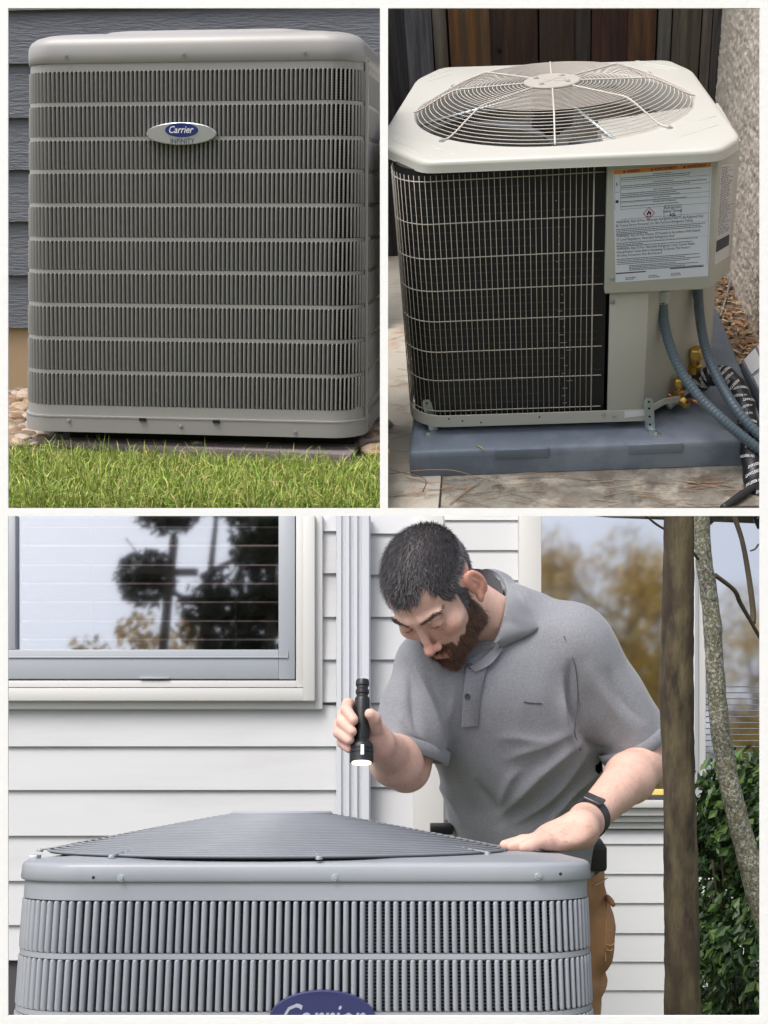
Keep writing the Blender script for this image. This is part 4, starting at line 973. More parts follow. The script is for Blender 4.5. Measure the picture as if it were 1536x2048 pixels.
for px, py in ((243, 1755), (671, 1754), (1076, 1751)): scr3(px, py, .0042)
for px, py in ((187, 1755), (1121, 1748), (58, 1751)): c = P3.at(px, py, 1, Y3 - .004 if px > 80 else Y3 + .04); part('screw_hole', MB().disc(c, (0, -1, 0), .002, .0012, 10), dark_in, unit3)
for dx_, dz_ in ((.004, .001), (-.003, -.010), (-.002, -.018)): c = Vector((xl3 + dx_, Y3 + .105, zl3 + dz_)); part('side_clip', MB().box(c.x - .005, c.x + .006, c.y - .01, c.y + .01, c.z - .004, c.z + .004), galv, unit3, bev=.001)
# conical wire guard
yc3 = Y3 + D3/2; ctr = P3.at(563, 1629, 1, yc3); RB3 = (P3.at(1010, 1690, 1, yc3).x - P3.at(115, 1690, 1, yc3).x)/2; xc3 = ctr.x
zrb = zl3 + .0065; plate = part('guard_plate', MB().disc((xc3, yc3, ctr.z - .004), (0, 0, 1), .080, .009, 48, .003), grey3, unit3, smooth=30)
NR3 = 28
grd3 = mat('guard_grey', (.235, .25, .28), .45, var=.1, vs=6)
for k in range(NR3):
    r = lerp(.086, RB3, k/(NR3 - 1)); z = lerp(ctr.z - .001, zrb, ((r - .086)/(RB3 - .086))**1.05)
    part('ring_wire', MB().tube([(xc3 + r*math.cos(2*math.pi*j/96), yc3 + r*math.sin(2*math.pi*j/96), z) for j in range(96)], .0019, 6, closed=True), grd3, plate, smooth=True, rc=False)
for k in range(8):
    a = -math.pi/2 + .22 + k*math.pi/4; rs = (.07, RB3*.5, RB3 + .002, RB3 + .012)
    pth = [(xc3 + r*math.cos(a), yc3 + r*math.sin(a), z) for r, z in zip(rs, (ctr.z + .001, lerp(ctr.z, zrb, .5) - .001, zrb + .001, zl3 + .006))]
    part('spoke_wire', MB().tube(pth, .0014, 8), grd3, plate, smooth=True, rc=False)
    e = pth[-1]; part('screw', MB().disc((e[0], e[1], zl3 + .003), (0, 0, 1), .0045, .004, 12, .001), galv, plate, smooth=30)
b = MB().lathe((xc3, yc3, zl3 + .003), (0, 0, 1), [(RB3 - .002, 0), (RB3 - .008, .004)], 64); part('fan_opening', b, mat('opening_dark', (.02, .02, .024), .6), unit3)
# blue oval badge
blue3 = mat('badge_navy', (.022, .026, .105), .35, coat=.3)
bc3 = P3.at(645, 2037, 1, Y3 - .006); hw = (P3.at(752, 2037, 1, Y3).x - P3.at(540, 2037, 1, Y3).x)/2; hh = .0325
bd3 = part('badge', oval(Vector((bc3.x, 0, bc3.z)), hw, hh, Y3 - .012, Y3 - .003, bevl=.0015), blue3, unit3, smooth=40)
b = MB(); put_text(b, 'Carrier', lambda u, v: (u, Y3 - .0125, v), bc3.x + .002, bc3.z - .012, .030, 'c', width=.100, shear=.38, bold=.004); part('logo_lettering', b, mat('badge_text', (.36, .38, .46), .5), bd3, rc=False, kind='stuff')

# ---------------------------------------------------------------- trees and bush
def W3(px, py, D): return Vector(((px - 768)/F*D, D, (1024 - py)/F*D))
bark = mat('bark_brown', (.060, .043, .027), .9, var=.5, vs=9, bump=.8, bs=26, bd=.006, stretch=(2.5, 2.5, .7), col2=((.030, .022, .015), (.105, .085, .045)), ms=7)
lich = mat('bark_lichen', (.115, .108, .09), .9, var=.3, vs=20, bump=.9, bs=110, bd=.004, col2=((.055, .05, .04), (.33, .34, .30), (.15, .145, .085)), ms=105, mlo=.47, mhi=.55)
def trunk(mb, pts, n=16, rough=.06, sub=8):
    P_ = smooth_path([W3(px, py, D) for px, py, D, r in pts], sub); rr = np.interp(np.linspace(0, len(pts) - 1, len(P_)), range(len(pts)), [r*D/F for px, py, D, r in pts])
    o = len(mb.v); mb.tube(P_, list(rr), n)
    for q in range(o, len(mb.v)):
        v = Vector(mb.v[q]); i = (q - o)//n
        if i >= len(P_): continue
        c = P_[i]; k = 1 + rough*mn.noise(v*28) + rough*.7*mn.noise(v*70); mb.v[q] = tuple(c + (v - c)*k)
t1 = thing('tree', 'thick brown tree trunk blurred in front of the man elbow', 'tree', WORLD, tuple(W3(1362, 2300, 1.72)), 'bare trees beside the house')
b = MB(); trunk(b, [(1358, 1027, 1.72, 30), (1356, 1200, 1.72, 31), (1353, 1380, 1.72, 34), (1358, 1560, 1.72, 31), (1362, 1760, 1.72, 34), (1364, 1950, 1.72, 35), (1366, 2150, 1.72, 37), (1368, 2500, 1.72, 42)], 24, .05, 14)
part('trunk', b, bark, t1, smooth=True, rc=False)
t2 = thing('tree', 'slender lichen speckled tree trunk leaning right beside the bush', 'tree', WORLD, tuple(W3(1560, 2300, 2.3)), 'bare trees beside the house')
b = MB(); trunk(b, [(1401, 1027, 2.3, 17), (1408, 1120, 2.3, 17), (1424, 1240, 2.3, 17.5), (1430, 1340, 2.3, 17.5), (1441, 1460, 2.3, 19), (1462, 1580, 2.3, 20), (1490, 1690, 2.3, 22), (1520, 1800, 2.3, 25), (1560, 1960, 2.3, 27), (1580, 2400, 2.3, 32)], 24, .09, 18)
part('trunk', b, lich, t2, smooth=True, rc=False)
twig = mat('twig_dark', (.07, .055, .035), .85, var=.3, vs=30)
for nm, pts in (('branch', [(1430, 1150, 2.3, 5), (1468, 1180, 2.32, 4.6), (1480, 1205, 2.34, 4.5), (1500, 1240, 2.36, 4), (1520, 1275, 2.38, 3.8), (1540, 1300, 2.4, 3)]), ('branch', [(1396, 1118, 2.28, 3.2), (1380, 1098, 2.2, 3), (1340, 1066, 2.1, 2.6), (1312, 1048, 2.05, 2.4), (1290, 1030, 2.0, 2)]),
                ('branch', [(1466, 1027, 2.42, 5), (1484, 1080, 2.42, 5), (1497, 1150, 2.42, 5.6), (1506, 1220, 2.41, 6), (1505, 1246, 2.4, 6.5)]), ('twig', [(1517, 1088, 2.4, 2), (1510, 1098, 2.4, 2), (1500, 1102, 2.4, 1.5)])):
    b = MB(); trunk(b, pts, 8, .05, 6); part(nm, b, twig, t2, smooth=True, rc=False)
def leafy(mb, centers, n, size, cols, spread):
    for _ in range(n):
        c, R_ = random.choice(centers); d = Vector(RNG.normal(size=3)); d.normalize(); p = c + d*R_*random.random()**.45*spread
        a = Vector(RNG.normal(size=3)).normalized(); u = a.orthogonal().normalized(); v = a.cross(u); s_ = size*random.uniform(.5, 1.2); col = random.choice(cols); k = random.uniform(.7, 1.3)
        mb.add([tuple(p - u*s_), tuple(p + v*s_*.5 + a*s_*.15), tuple(p + u*s_), tuple(p - v*s_*.5 + a*s_*.15)], [(0, 1, 2), (0, 2, 3)], (col[0]*k, col[1]*k, col[2]*k))
leaf_m = mat('leaf', (1, 1, 1), .5, attr='Col', spec=.4)
green = [(.025, .06, .015), (.018, .045, .012), (.05, .10, .02), (.012, .03, .01), (.035, .075, .025), (.09, .15, .04)]
bush = thing('bush', 'dark green leafy bush at the right edge below the far window', 'bush', WORLD, tuple(W3(1470, 2300, 3.2)))
cs = []
for px, py, R_ in ((1440, 1590, .09), (1480, 1580, .11), (1525, 1590, .12), (1430, 1650, .07), (1490, 1650, .10), (1530, 1680, .10), (1440, 1740, .08), (1500, 1790, .06), (1420, 1830, .06), (1470, 1850, .09), (1520, 1880, .10), (1430, 1920, .07), (1440, 1990, .07), (1500, 1970, .08), (1420, 2040, .08), (1500, 2060, .12), (1560, 2000, .1), (1560, 1750, .1), (1405, 1700, .04), (1408, 1880, .035)):
    cs.append((W3(px, py, 3.3 + random.uniform(-.15, .2)), R_))
b = MB(); leafy(b, cs, 6500, .021, green, 1.15); part('foliage', b, leaf_m, bush, rc=False, kind='stuff')
b = MB()
for px, py in ((1440, 1700), (1470, 1640), (1510, 1720), (1450, 1900), (1500, 1900), (1425, 1760)): b.tube(smooth_path([W3(1470, 2350, 3.35), W3((1470 + px)/2, (2100 + py)/2, 3.33), W3(px, py - 40, 3.3)], 6), .004, 6)
part('stems', b, twig, bush, smooth=True, rc=False, kind='stuff')
# autumn trees across the yard, behind the camera: what the panes mirror
gold = [(.85, .58, .10), (.90, .68, .18), (.65, .40, .08), (.70, .58, .20), (.40, .28, .10)]; dgr = [(.03, .045, .02), (.04, .06, .03), (.06, .06, .035)]
def far_tree(x, y, h, cr, cols, n, lab_, leafs, skel=9):
    t = thing('autumn_tree', lab_, 'tree', WORLD, (x, y, -2.6), 'trees across the yard'); rr = random.Random(int(x*7 + h*3))
    b = MB(); b.tube([(x, y, -2.6), (x + .1, y, h*.35), (x - .1, y, h*.7), (x, y, h)], [.28, .2, .12, .04], 8); cs = []
    for k in range(skel):
        a = rr.uniform(0, 6.28); e = rr.uniform(.3, 1.1); z_ = lerp(h*.2, h*.9, k/skel); L_ = cr*rr.uniform(.6, 1.1); tip = Vector((x + math.cos(a)*L_, y + math.sin(a)*L_*.8, z_ + e*L_*.7))
        b.tube(smooth_path([(x, y, z_), ((x + tip.x)/2, (y + tip.y)/2, z_ + .2*L_), tip], 4), [.10, .09, .085, .08, .07, .06, .05, .04, .02][:9], 6)
        for q in range(3): b.tube([lerp(Vector((x, y, z_)), tip, .5 + .15*q), tip + Vector((rr.uniform(-1, 1), rr.uniform(-1, 1), rr.uniform(.3, 1.2)))], .02, 5)
        cs.append((tip, cr*rr.uniform(.22, .42)))
    cs.append((Vector((x, y, h)), cr*.35))
    part('trunk', b, twig, t, smooth=True, rc=False); b = MB(); leafy(b, cs, n, leafs, cols, 1.15); part('crown', b, leaf_m, t, rc=False, kind='stuff')
far_tree(-2.6, -19, 14.0, 2.8, dgr, 17000, 'dark tree mirrored in the near window beside the blinds', .15, 12)
far_tree(-4.3, -20, 13.6, 2.0, dgr, 9000, 'second dark tree mirrored near the middle of the near window', .13)
far_tree(-6.6, -23, 10.6, 2.0, gold, 2600, 'low golden tree mirrored at the foot of the near window', .13)
far_tree(4.9, -22, 12.6, 3.2, gold, 6500, 'broad golden tree mirrored in the tall window behind the man', .13, 16)
far_tree(7.6, -23, 13.4, 3.4, gold, 6500, 'golden tree mirrored between the trunk and the tall window', .13, 16)
far_tree(10.8, -23, 11.6, 3.2, gold, 5000, 'golden tree mirrored at the right of the far wall', .13, 12)
far_tree(-8.2, -24, 10.4, 1.8, gold, 2200, 'golden tree mirrored low at the left of the near window', .13)
far_tree(-5.4, -25, 11.4, 2.2, gold, 3200, 'golden tree mirrored behind the pole in the near window', .14)
t = thing('utility_pole', 'dark wooden utility pole mirrored in the near window', 'utility pole', WORLD, (-5.15, -19, -2.6))
part('pole', MB().tube([(-5.15, -19, -2.6), (-5.15, -19, 11.6)], [.16, .11], 10), twig, t); part('cross_arm', MB().box(-5.9, -4.5, -19.1, -18.95, 10.6, 10.75), twig, t)
# ================================================================ the man
from mathutils.bvhtree import BVHTree
class Field:
    def __init__(s, lo, hi, h):
        s.lo = np.array(lo); s.h = h; s.n = np.ceil((np.array(hi) - s.lo)/h).astype(int) + 1; s.f = np.full(s.n, .5, np.float32)
    def sub(s, c, r):
        a = np.clip(((np.array(c) - r - s.lo)/s.h).astype(int), 0, s.n - 1); b = np.clip(((np.array(c) + r - s.lo)/s.h).astype(int) + 2, 0, s.n)
        g = [s.lo[i] + np.arange(a[i], b[i])*s.h for i in range(3)]
        return tuple(slice(a[i], b[i]) for i in range(3)), np.meshgrid(*g, indexing='ij')
    def put(s, sl, d, k, op='u'):
        f = s.f[sl]; d = d.astype(np.float32)
        if op == 'u': hh = np.clip(.5 + .5*(f - d)/k, 0, 1); s.f[sl] = f*(1 - hh) + d*hh - k*hh*(1 - hh)
        elif op == 's': d = -d; hh = np.clip(.5 - .5*(f - d)/k, 0, 1); s.f[sl] = f*(1 - hh) + d*hh + k*hh*(1 - hh)
    def cone(s, a, b, ra, rb, k=.01, op='u', sq=None):
        a, b = np.array(a, float), np.array(b, float); c = (a + b)/2; ext = np.abs(b - a)/2 + max(ra, rb) + k + .02
        sl, (X, Y, Z) = s.sub(c, ext); ab = b - a; L = max(ab@ab, 1e-12)
        t = np.clip(((X - a[0])*ab[0] + (Y - a[1])*ab[1] + (Z - a[2])*ab[2])/L, 0, 1)
        dx, dy, dz = X - a[0] - t*ab[0], Y - a[1] - t*ab[1], Z - a[2] - t*ab[2]
        d = np.sqrt(dx*dx + dy*dy + dz*dz) - (ra + (rb - ra)*t); s.put(sl, d, k, op)
    def ell(s, c, r, M=None, k=.01, op='u'):
        c, r = np.array(c, float), np.array(r, float); sl, (X, Y, Z) = s.sub(c, max(r) + k + .02); P_ = np.stack([X - c[0], Y - c[1], Z - c[2]], -1)
        if M is not None: P_ = P_ @ np.array(M)     # world -> local for column axes
        k0 = np.sqrt(((P_/r)**2).sum(-1)); k1 = np.sqrt(((P_/r**2)**2).sum(-1)) + 1e-9; s.put(sl, k0*(k0 - 1)/k1, k, op)
    def cut(s, p, n):
        """remove what lies on the side n of the plane (whole field)"""
        g = [s.lo[i] + np.arange(s.n[i])*s.h for i in range(3)]
        d = (g[0][:, None, None] - p[0])*n[0] + (g[1][None, :, None] - p[1])*n[1] + (g[2][None, None, :] - p[2])*n[2]; s.f = np.maximum(s.f, d.astype(np.float32))
    def mesh(s):
        f = s.f; ins = f < 0; nx, ny, nz = f.shape
        S_ = ins[:-1, :-1, :-1].astype(np.int8)
        for dx in (0, 1):
            for dy in (0, 1):
                for dz in (0, 1):
                    if dx or dy or dz: S_ = S_ + ins[dx:nx-1+dx, dy:ny-1+dy, dz:nz-1+dz]
        act = np.argwhere((S_ > 0) & (S_ < 8)); idx = np.full(S_.shape, -1, np.int32); idx[tuple(act.T)] = np.arange(len(act))
        cor = np.array([(i, j, k) for i in (0, 1) for j in (0, 1) for k in (0, 1)]); val = np.stack([f[tuple((act + c).T)] for c in cor], 1)
        acc = np.zeros((len(act), 3)); cnt = np.zeros(len(act))
        for a in range(8):
            for b in range(a + 1, 8):
                if np.abs(cor[a] - cor[b]).sum() != 1: continue
                va, vb = val[:, a], val[:, b]; m_ = (va < 0) != (vb < 0); t = np.where(m_, va/(va - vb + 1e-12), 0)
                acc += np.where(m_[:, None], cor[a] + (cor[b] - cor[a])*t[:, None], 0); cnt += m_
        V = s.lo + (act + acc/cnt[:, None])*s.h; Q = []
        for ax in range(3):
            o = [0, 0, 0]; o[ax] = 1; sl1 = tuple(slice(1, f.shape[i] - 1) for i in range(3)); sl2 = tuple(slice(1 + o[i], f.shape[i] - 1 + o[i]) for i in range(3))
            a, b = ins[sl1], ins[sl2]; e = np.argwhere(a != b) + 1; flip = ins[tuple(e.T)]
            u, v = [(1, 2), (2, 0), (0, 1)][ax]; du = np.zeros(3, int); dv = np.zeros(3, int); du[u] = 1; dv[v] = 1
            q = np.stack([idx[tuple((e - w).T)] for w in (du + dv, dv, du*0, du)], 1); q[~flip] = q[~flip][:, ::-1]; Q.append(q)
        Q = np.concatenate(Q); Q = Q[(Q >= 0).all(1)]
        return V, Q
def relax(V, Q, n, lam=.5):
    E_ = np.concatenate([Q[:, [0, 1]], Q[:, [1, 2]], Q[:, [2, 3]], Q[:, [3, 0]]]); 
    for _ in range(n):
        acc = np.zeros_like(V); c = np.zeros(len(V)); np.add.at(acc, E_[:, 0], V[E_[:, 1]]); np.add.at(acc, E_[:, 1], V[E_[:, 0]]); np.add.at(c, E_[:, 0], 1); np.add.at(c, E_[:, 1], 1)
        V = V + lam*(acc/np.maximum(c, 1)[:, None] - V)
    return V
def vnormals(V, Q):
    n = np.cross(V[Q[:, 2]] - V[Q[:, 0]], V[Q[:, 3]] - V[Q[:, 1]]); N_ = np.zeros_like(V)
    for i in range(4): np.add.at(N_, Q[:, i], n)
    return N_/np.maximum(np.linalg.norm(N_, axis=1), 1e-12)[:, None]
def np_mesh(name, V, Q, base, cols=None):
    me = bpy.data.meshes.new(name); me.vertices.add(len(V)); me.vertices.foreach_set('co', (V - np.array(base)).astype(np.float32).ravel())
    me.loops.add(len(Q)*4); me.loops.foreach_set('vertex_index', Q.astype(np.int32).ravel()); me.polygons.add(len(Q)); me.polygons.foreach_set('loop_start', np.arange(0, len(Q)*4, 4, dtype=np.int32))
    me.update(calc_edges=True); me.validate()
    if cols is not None:
        a = me.color_attributes.new('Col', 'FLOAT_COLOR', 'POINT'); a.data.foreach_set('color', np.concatenate([cols, np.ones((len(V), 1))], 1).astype(np.float32).ravel())
    return me
def pobj(name, V, Q, m, parent, cols=None, smooth=True, **kw):
    me = np_mesh(name, V, Q, BASE[parent.name], cols); o = finish(name, me, m, None, parent, smooth); BASE[o.name] = BASE[parent.name]
    for k, v in kw.items(): o[k] = v
    return o
def w(px, py, D): return np.array(tuple(W3(px, py, D)))

HR = np.array([[-.822, -.252, -.511], [.54, -.634, -.555], [-.184, -.732, .656]]); HR = np.linalg.qr(HR)[0]*np.sign(np.diag(np.linalg.qr(HR)[1]))
HS = 1.041*.001; HC = np.array([.0961, 2.15, -.1506])
def hl(x, y, z): return HC + HR @ np.array([x, y, z], float)*HS
def zlid(px, yl, h):
    """world point above the lid at picture column px"""
    q = P3.M @ Vector((0, yl, zl3 + h)); return np.array([(px - 768)/F*q.y, q.y, q.z])
person = thing('person', 'bearded man in grey polo shirt leaning over the unit with a flashlight', 'person', WORLD, (.28, 2.45, -2.0))
B = Field((-.14, 1.70, -.80), (.62, 2.60, .0), .0032)
H = lambda c, r, k=8, op='u', M=None: B.ell(hl(*c), np.array(r)*HS, HR if M is None else HR @ M, k*HS, op)
HCn = lambda a, b, ra, rb, k=6, op='u': B.cone(hl(*a), hl(*b), ra*HS, rb*HS, k*HS, op)
# torso core, neck
B.ell(w(985, 1390, 2.30), (.13, .09, .12), k=.03); B.cone(w(1030, 1500, 2.34), w(1045, 1680, 2.42), .10, .10, .03)
B.cone(w(1150, 1305, 2.27), w(880, 1330, 2.25), .045, .045, .03)
B.cone(w(1005, 1262, 2.28), hl(0, -26, -35), .060, .056, .03)
# skull and face
H((0, -8, 36), (75, 95, 88), 10); H((0, 34, -22), (59, 54, 76), 22); H((0, 38, -74), (49, 48, 34), 16); H((0, 74, -98), (20, 16, 16), 16)
for s_ in (-1, 1):
    H((s_*42, 60, -12), (22, 24, 19), 16); H((s_*54, 8, -62), (10, 26, 26), 14)
    H((s_*32, 98, 10), (17, 12, 11), 9, 's'); H((s_*31, 79, 9), (14.5, 13.5, 12.5), 2.5)
    HCn((s_*12, 90, 31), (s_*46, 76, 27), 7.5, 6, 12); HCn((s_*19, 92.6, 10.5), (s_*44, 84.5, 10), 1.6, 1.6, 2.5)
    H((s_*11.5, 97, -35), (7, 9, 7), 5); H((s_*7, 104, -43), (3.6, 5, 3.2), 2, 's')
HCn((0, 89, 22), (0, 104, -24), 7, 7.5, 9); H((0, 109, -30), (9.5, 10, 9), 6)
HCn((-17, 89, -59), (17, 89, -59), 5.5, 5.5, 6); HCn((0, 93, -57), (0, 93, -59), 6, 6, 6); HCn((-15, 87, -70), (15, 87, -70), 7, 7, 6); H((0, 99, -64.5), (19, 6, 1.8), 3, 's')
H((0, 96, -48), (4, 6, 9), 6, 's')
# ears
eM = np.array(Euler((rad(-12), 0, 0)).to_matrix())
for s_ in (-1, 1):
    tM = np.array(Euler((rad(-12), 0, rad(s_*22))).to_matrix())
    H((s_*83, -6, 0), (6.5, 20, 34), 6, M=tM); H((s_*92, -4, 6), (8, 10.5, 20), 2.5, 's', M=tM); H((s_*90, 2, -9), (8, 7, 8), 2.5, 's', M=tM); H((s_*80, 4, -27), (6, 9, 10), 5)
    HCn((s_*85, -2, 16), (s_*86, -10, -6), 2.4, 2.4, 2)
# his right arm (left in the picture) with the flashlight hand
SH1, EL1, WR1 = w(868, 1335, 2.24), w(812, 1535, 2.19), w(757, 1488, 2.00)
B.cone(SH1, EL1, .052, .044, .02); B.cone(EL1, lerp(EL1, WR1, .4), .041, .041, .02); B.cone(lerp(EL1, WR1, .4), WR1, .041, .027, .02)
B.ell(lerp(EL1, WR1, .35) + np.array([0, .0, -.012]), (.046, .05, .036), k=.02)
PB, PT = w(750, 1476, 1.995), w(722, 1432, 2.0)
B.cone(WR1, w(744, 1470, 1.985), .028, .027, .012); B.ell(w(727, 1455, 1.990), (.030, .016, .040), k=.014); B.cone(w(738, 1475, 1.985), w(712, 1470, 1.985), .019, .019, .012)
def finger(pts, rr, k=.004):
    for i in range(len(pts) - 1): B.cone(pts[i], pts[i+1], rr[i]*.96, rr[i+1]*.94, .0025 if i else .006)
fr = (.0118, .0112, .0104, .0094)
finger([w(722, 1424, 2.000), w(696, 1408, 1.980), w(692, 1419, 1.948), w(707, 1440, 1.930)], fr)
finger([w(718, 1444, 1.998), w(686, 1428, 1.975), w(683, 1444, 1.943), w(704, 1463, 1.926)], fr)
finger([w(716, 1462, 1.994), w(679, 1450, 1.970), w(678, 1466, 1.942), w(698, 1480, 1.926)], fr)
finger([w(720, 1480, 1.990), w(686, 1474, 1.968), w(684, 1486, 1.945), w(699, 1498, 1.934)], [r*.88 for r in fr])
finger([w(744, 1474, 1.985), w(751, 1456, 1.962), w(749, 1436, 1.945), w(740, 1428, 1.938)], (.0155, .0135, .0118, .0104))
# his left arm (right in the picture), hand flat on the lid
SH2, EL2, WR2 = w(1168, 1300, 2.27), w(1300, 1515, 2.27), w(1172, 1643, 1.96)
B.cone(SH2, EL2, .056, .048, .02); B.cone(EL2, lerp(EL2, WR2, .35), .043, .044, .02); B.cone(lerp(EL2, WR2, .35), WR2, .044, .0265, .02)
yh = 1.84; K0 = zlid(1160, yh + .02, .034)
B.cone(WR2, K0, .0275, .026, .02)
for px, yl, rr_ in ((1092, yh - .030, .013), (1088, yh - .008, .014), (1086, yh + .014, .014), (1090, yh + .036, .013)): B.cone(K0, zlid(px, yl, .017), .023, rr_, .014)
B.ell(zlid(1125, yh, .024), (.040, .040, .019), k=.014)
for (p0, p1, p2, r0) in (((1094, -.034), (1070, -.044), (1046, -.050), .0098), ((1088, -.010), (1052, -.016), (1022, -.020), .0108), ((1086, .014), (1046, .012), (1010, .010), .0112), ((1090, .038), (1054, .040), (1024, .042), .0106)):
    finger([zlid(p0[0], yh + p0[1], .018), zlid(p1[0], yh + p1[1], .015), zlid((p1[0] + p2[0])/2, yh + (p1[1] + p2[1])/2, .011), zlid(p2[0], yh + p2[1], .0095)], (r0*1.12, r0*1.05, r0, r0*.86))
finger([zlid(1150, yh + .045, .030), zlid(1118, yh + .075, .020), zlid(1090, yh + .088, .013)], (.016, .0125, .0105))
V, Q = B.mesh(); V = relax(V, Q, 1, .4)
Lh = ((V - HC) @ HR)/HS; x, y, z = Lh.T; ax_ = np.abs(x); head = (np.linalg.norm(V - hl(0, 0, -5), axis=1) < .165)
skin = np.array([.68, .44, .36]); cols = np.tile(skin, (len(V), 1)); rn = np.array([mn.noise(Vector(v*22)) for v in V]); cols *= (1 + .09*rn)[:, None]
def tint(mask, c, a): cols[mask] = cols[mask]*(1 - a) + np.array(c)*a
def soft(d, s_): return np.clip(.5 - d/s_, 0, 1)[:, None]
earm = head & (ax_ > 74) & (y < 22) & (y > -30) & (z > -42) & (z < 42); tint(earm, (.62, .22, .15), .55)
noze = head & (ax_ < 16) & (y > 98) & (z < -12) & (z > -50); tint(noze, (.62, .23, .17), .45)
tint(head & (ax_ > 28) & (ax_ < 60) & (y > 55) & (z < 2) & (z > -34), (.60, .26, .19), .3)
jit = 8*np.array([mn.noise(Vector(v*90)) for v in V])
def hairmask(x, y, z, j=0):
    ax_ = np.abs(x); line = np.where(y > 20, 66 + np.clip((ax_ - 20)*.8, 0, 13) - np.clip((ax_ - 43)*3.4, 0, 54), np.where(y > -12, 28, -8 + (y + 12)*.9))
    side = (ax_ > 58) & (y < 34) & (y > 8) & (z > -22)
    return ((z + j > line) & ((y < 60) | (z > 60))) | side
def beardmask(x, y, z, j=0):
    ax_ = np.abs(x); cheek = -50 + np.clip((62 - y)*.62, -8, 42) + j; jaw = (z < cheek) & (z > -125) & (y > 0) & (y < 110) & ~((ax_ < 13) & (z > -52) & (y > 90))
    must = (ax_ < 30) & (z < -46 + j*.5) & (z > -60) & (y > 78)
    burn = (ax_ > 55) & (y > 10) & (y < 34) & (z < 0) & (z > -60)
    neckc = (z < -92) & (y < 30)
    return (jaw | must | burn) & ~neckc & ~((ax_ < 17) & (z < -55) & (z > -74) & (y > 86))
earzone = (ax_ > 71) & (y > -34) & (y < 26) & (z > -46) & (z < 38)
hm = head & hairmask(x, y, z, jit) & ~earzone; bm_ = head & beardmask(x, y, z, jit) & ~hm & ~earzone
tint(hm, (.045, .038, .038), .93); tint(bm_, (.14, .075, .05), .70)
tint(head & (ax_ < 17) & (z < -55) & (z > -75) & (y > 84), (.40, .15, .12), .7)
for s_ in (-1, 1):
    bz = 27 + (ax_ - 12)*.20 - np.clip(ax_ - 38, 0, 20)*.5
    tint(head & (np.abs(z - bz - 1) < 2.8 - ax_*.02) & (ax_ > 11) & (ax_ < 50) & (y > 66) & (np.sign(x) == s_), (.09, .055, .04), .7)
    tint(head & (np.abs(z - 9.5) < 1.5) & (ax_ > 19) & (ax_ < 45) & (y > 74) & (np.sign(x) == s_), (.04, .022, .018), .85)
    tint(head & (np.abs(z - 12) < 9) & (ax_ > 17) & (ax_ < 47) & (y > 70) & (np.sign(x) == s_), (.36, .17, .13), .25)
handm = (V[:, 0] < .0) & (V[:, 1] < 2.02) | ((V[:, 2] < -.50) & (V[:, 1] < 1.93)); tint(handm, (.72, .44, .38), .4)
skin_m = mat('skin', (1, 1, 1), .52, attr='Col', var=.09, vs=70, bump=.28, bs=240, bd=.0012, spec=.35); N_ = skin_m.node_tree.nodes['Principled BSDF']
N_.inputs['Subsurface Weight'].default_value = .12; N_.inputs['Subsurface Radius'].default_value = (.9, .35, .2); N_.inputs['Subsurface Scale'].default_value = .008
body = pobj('body', V, Q, skin_m, person, cols)
VN = vnormals(V, Q)
# hair: short strands
def strands(name, mask, n, lenf, dirf, colf, wid, m, lift=.26, jit_=.22):
    ids = np.argwhere(mask).ravel(); mb = MB(); mb.c = []
    for _ in range(n):
        i = int(ids[RNG.integers(len(ids))]); p = V[i] + RNG.normal(size=3)*.0012; nn = VN[i]; L_ = Lh[i]; ln = lenf(L_)*RNG.uniform(.6, 1.25)*HS
        d = HR @ dirf(L_); d = d - nn*(d@nn); d /= (np.linalg.norm(d) + 1e-9); d = d + RNG.normal(size=3)*jit_; up = nn
        sdv = np.cross(d, nn); sdv /= np.linalg.norm(sdv) + 1e-9; wd_ = wid*RNG.uniform(.7, 1.3); a0_ = p - nn*.0008; a1_ = p + d*ln*.5 + up*ln*lift; a2_ = p + d*ln + up*ln*lift*.7
        c = colf(L_); mb.add([a0_ - sdv*wd_, a0_ + sdv*wd_, a1_ + sdv*wd_*.8, a1_ - sdv*wd_*.8, a2_], [(0, 1, 2, 3), (3, 2, 4)], c)
    me = mesh_of(name, mb, BASE[person.name]); o = finish(name, me, m, None, person, False); o['kind'] = 'stuff'; return o
hair_m = mat('hair_strands', (1, 1, 1), .42, attr='Col', spec=.4)
def hcol(L_):
    g = RNG.random(); gp = .16 + .5*(abs(L_[0]) > 50)*(L_[2] < 60); k = RNG.uniform(.6, 1.4)
    return (.12*k, .12*k, .135*k) if g < gp + .12 else (.055*k, .050*k, .056*k)
def bcol(L_): k = RNG.uniform(.5, 1.6); return (.105*k, .052*k, .030*k)
strands('hair', hm, 26000, lambda L_: 15 if L_[2] > 60 else 8, lambda L_: np.array([.25*np.sign(L_[0]) + .2, .9, -.5 if L_[1] > 30 else -.1]) if L_[2] > 55 else np.array([0, -.35, -.9]), hcol, .00034, hair_m)
strands('beard', bm_, 14000, lambda L_: 9 if L_[2] > -60 else 12, lambda L_: np.array([0, .35, -.9]), bcol, .00032, hair_m, .34)
browm = head & (np.abs(z - (27 + (ax_ - 12)*.20 - np.clip(ax_ - 38, 0, 20)*.5) - 1) < 2.6) & (ax_ > 11) & (ax_ < 50) & (y > 66)
strands('eyebrows', browm, 650, lambda L_: 6, lambda L_: np.array([np.sign(L_[0]), -.2, .25]), lambda L_: (.05, .032, .025), .0003, hair_m, .1)

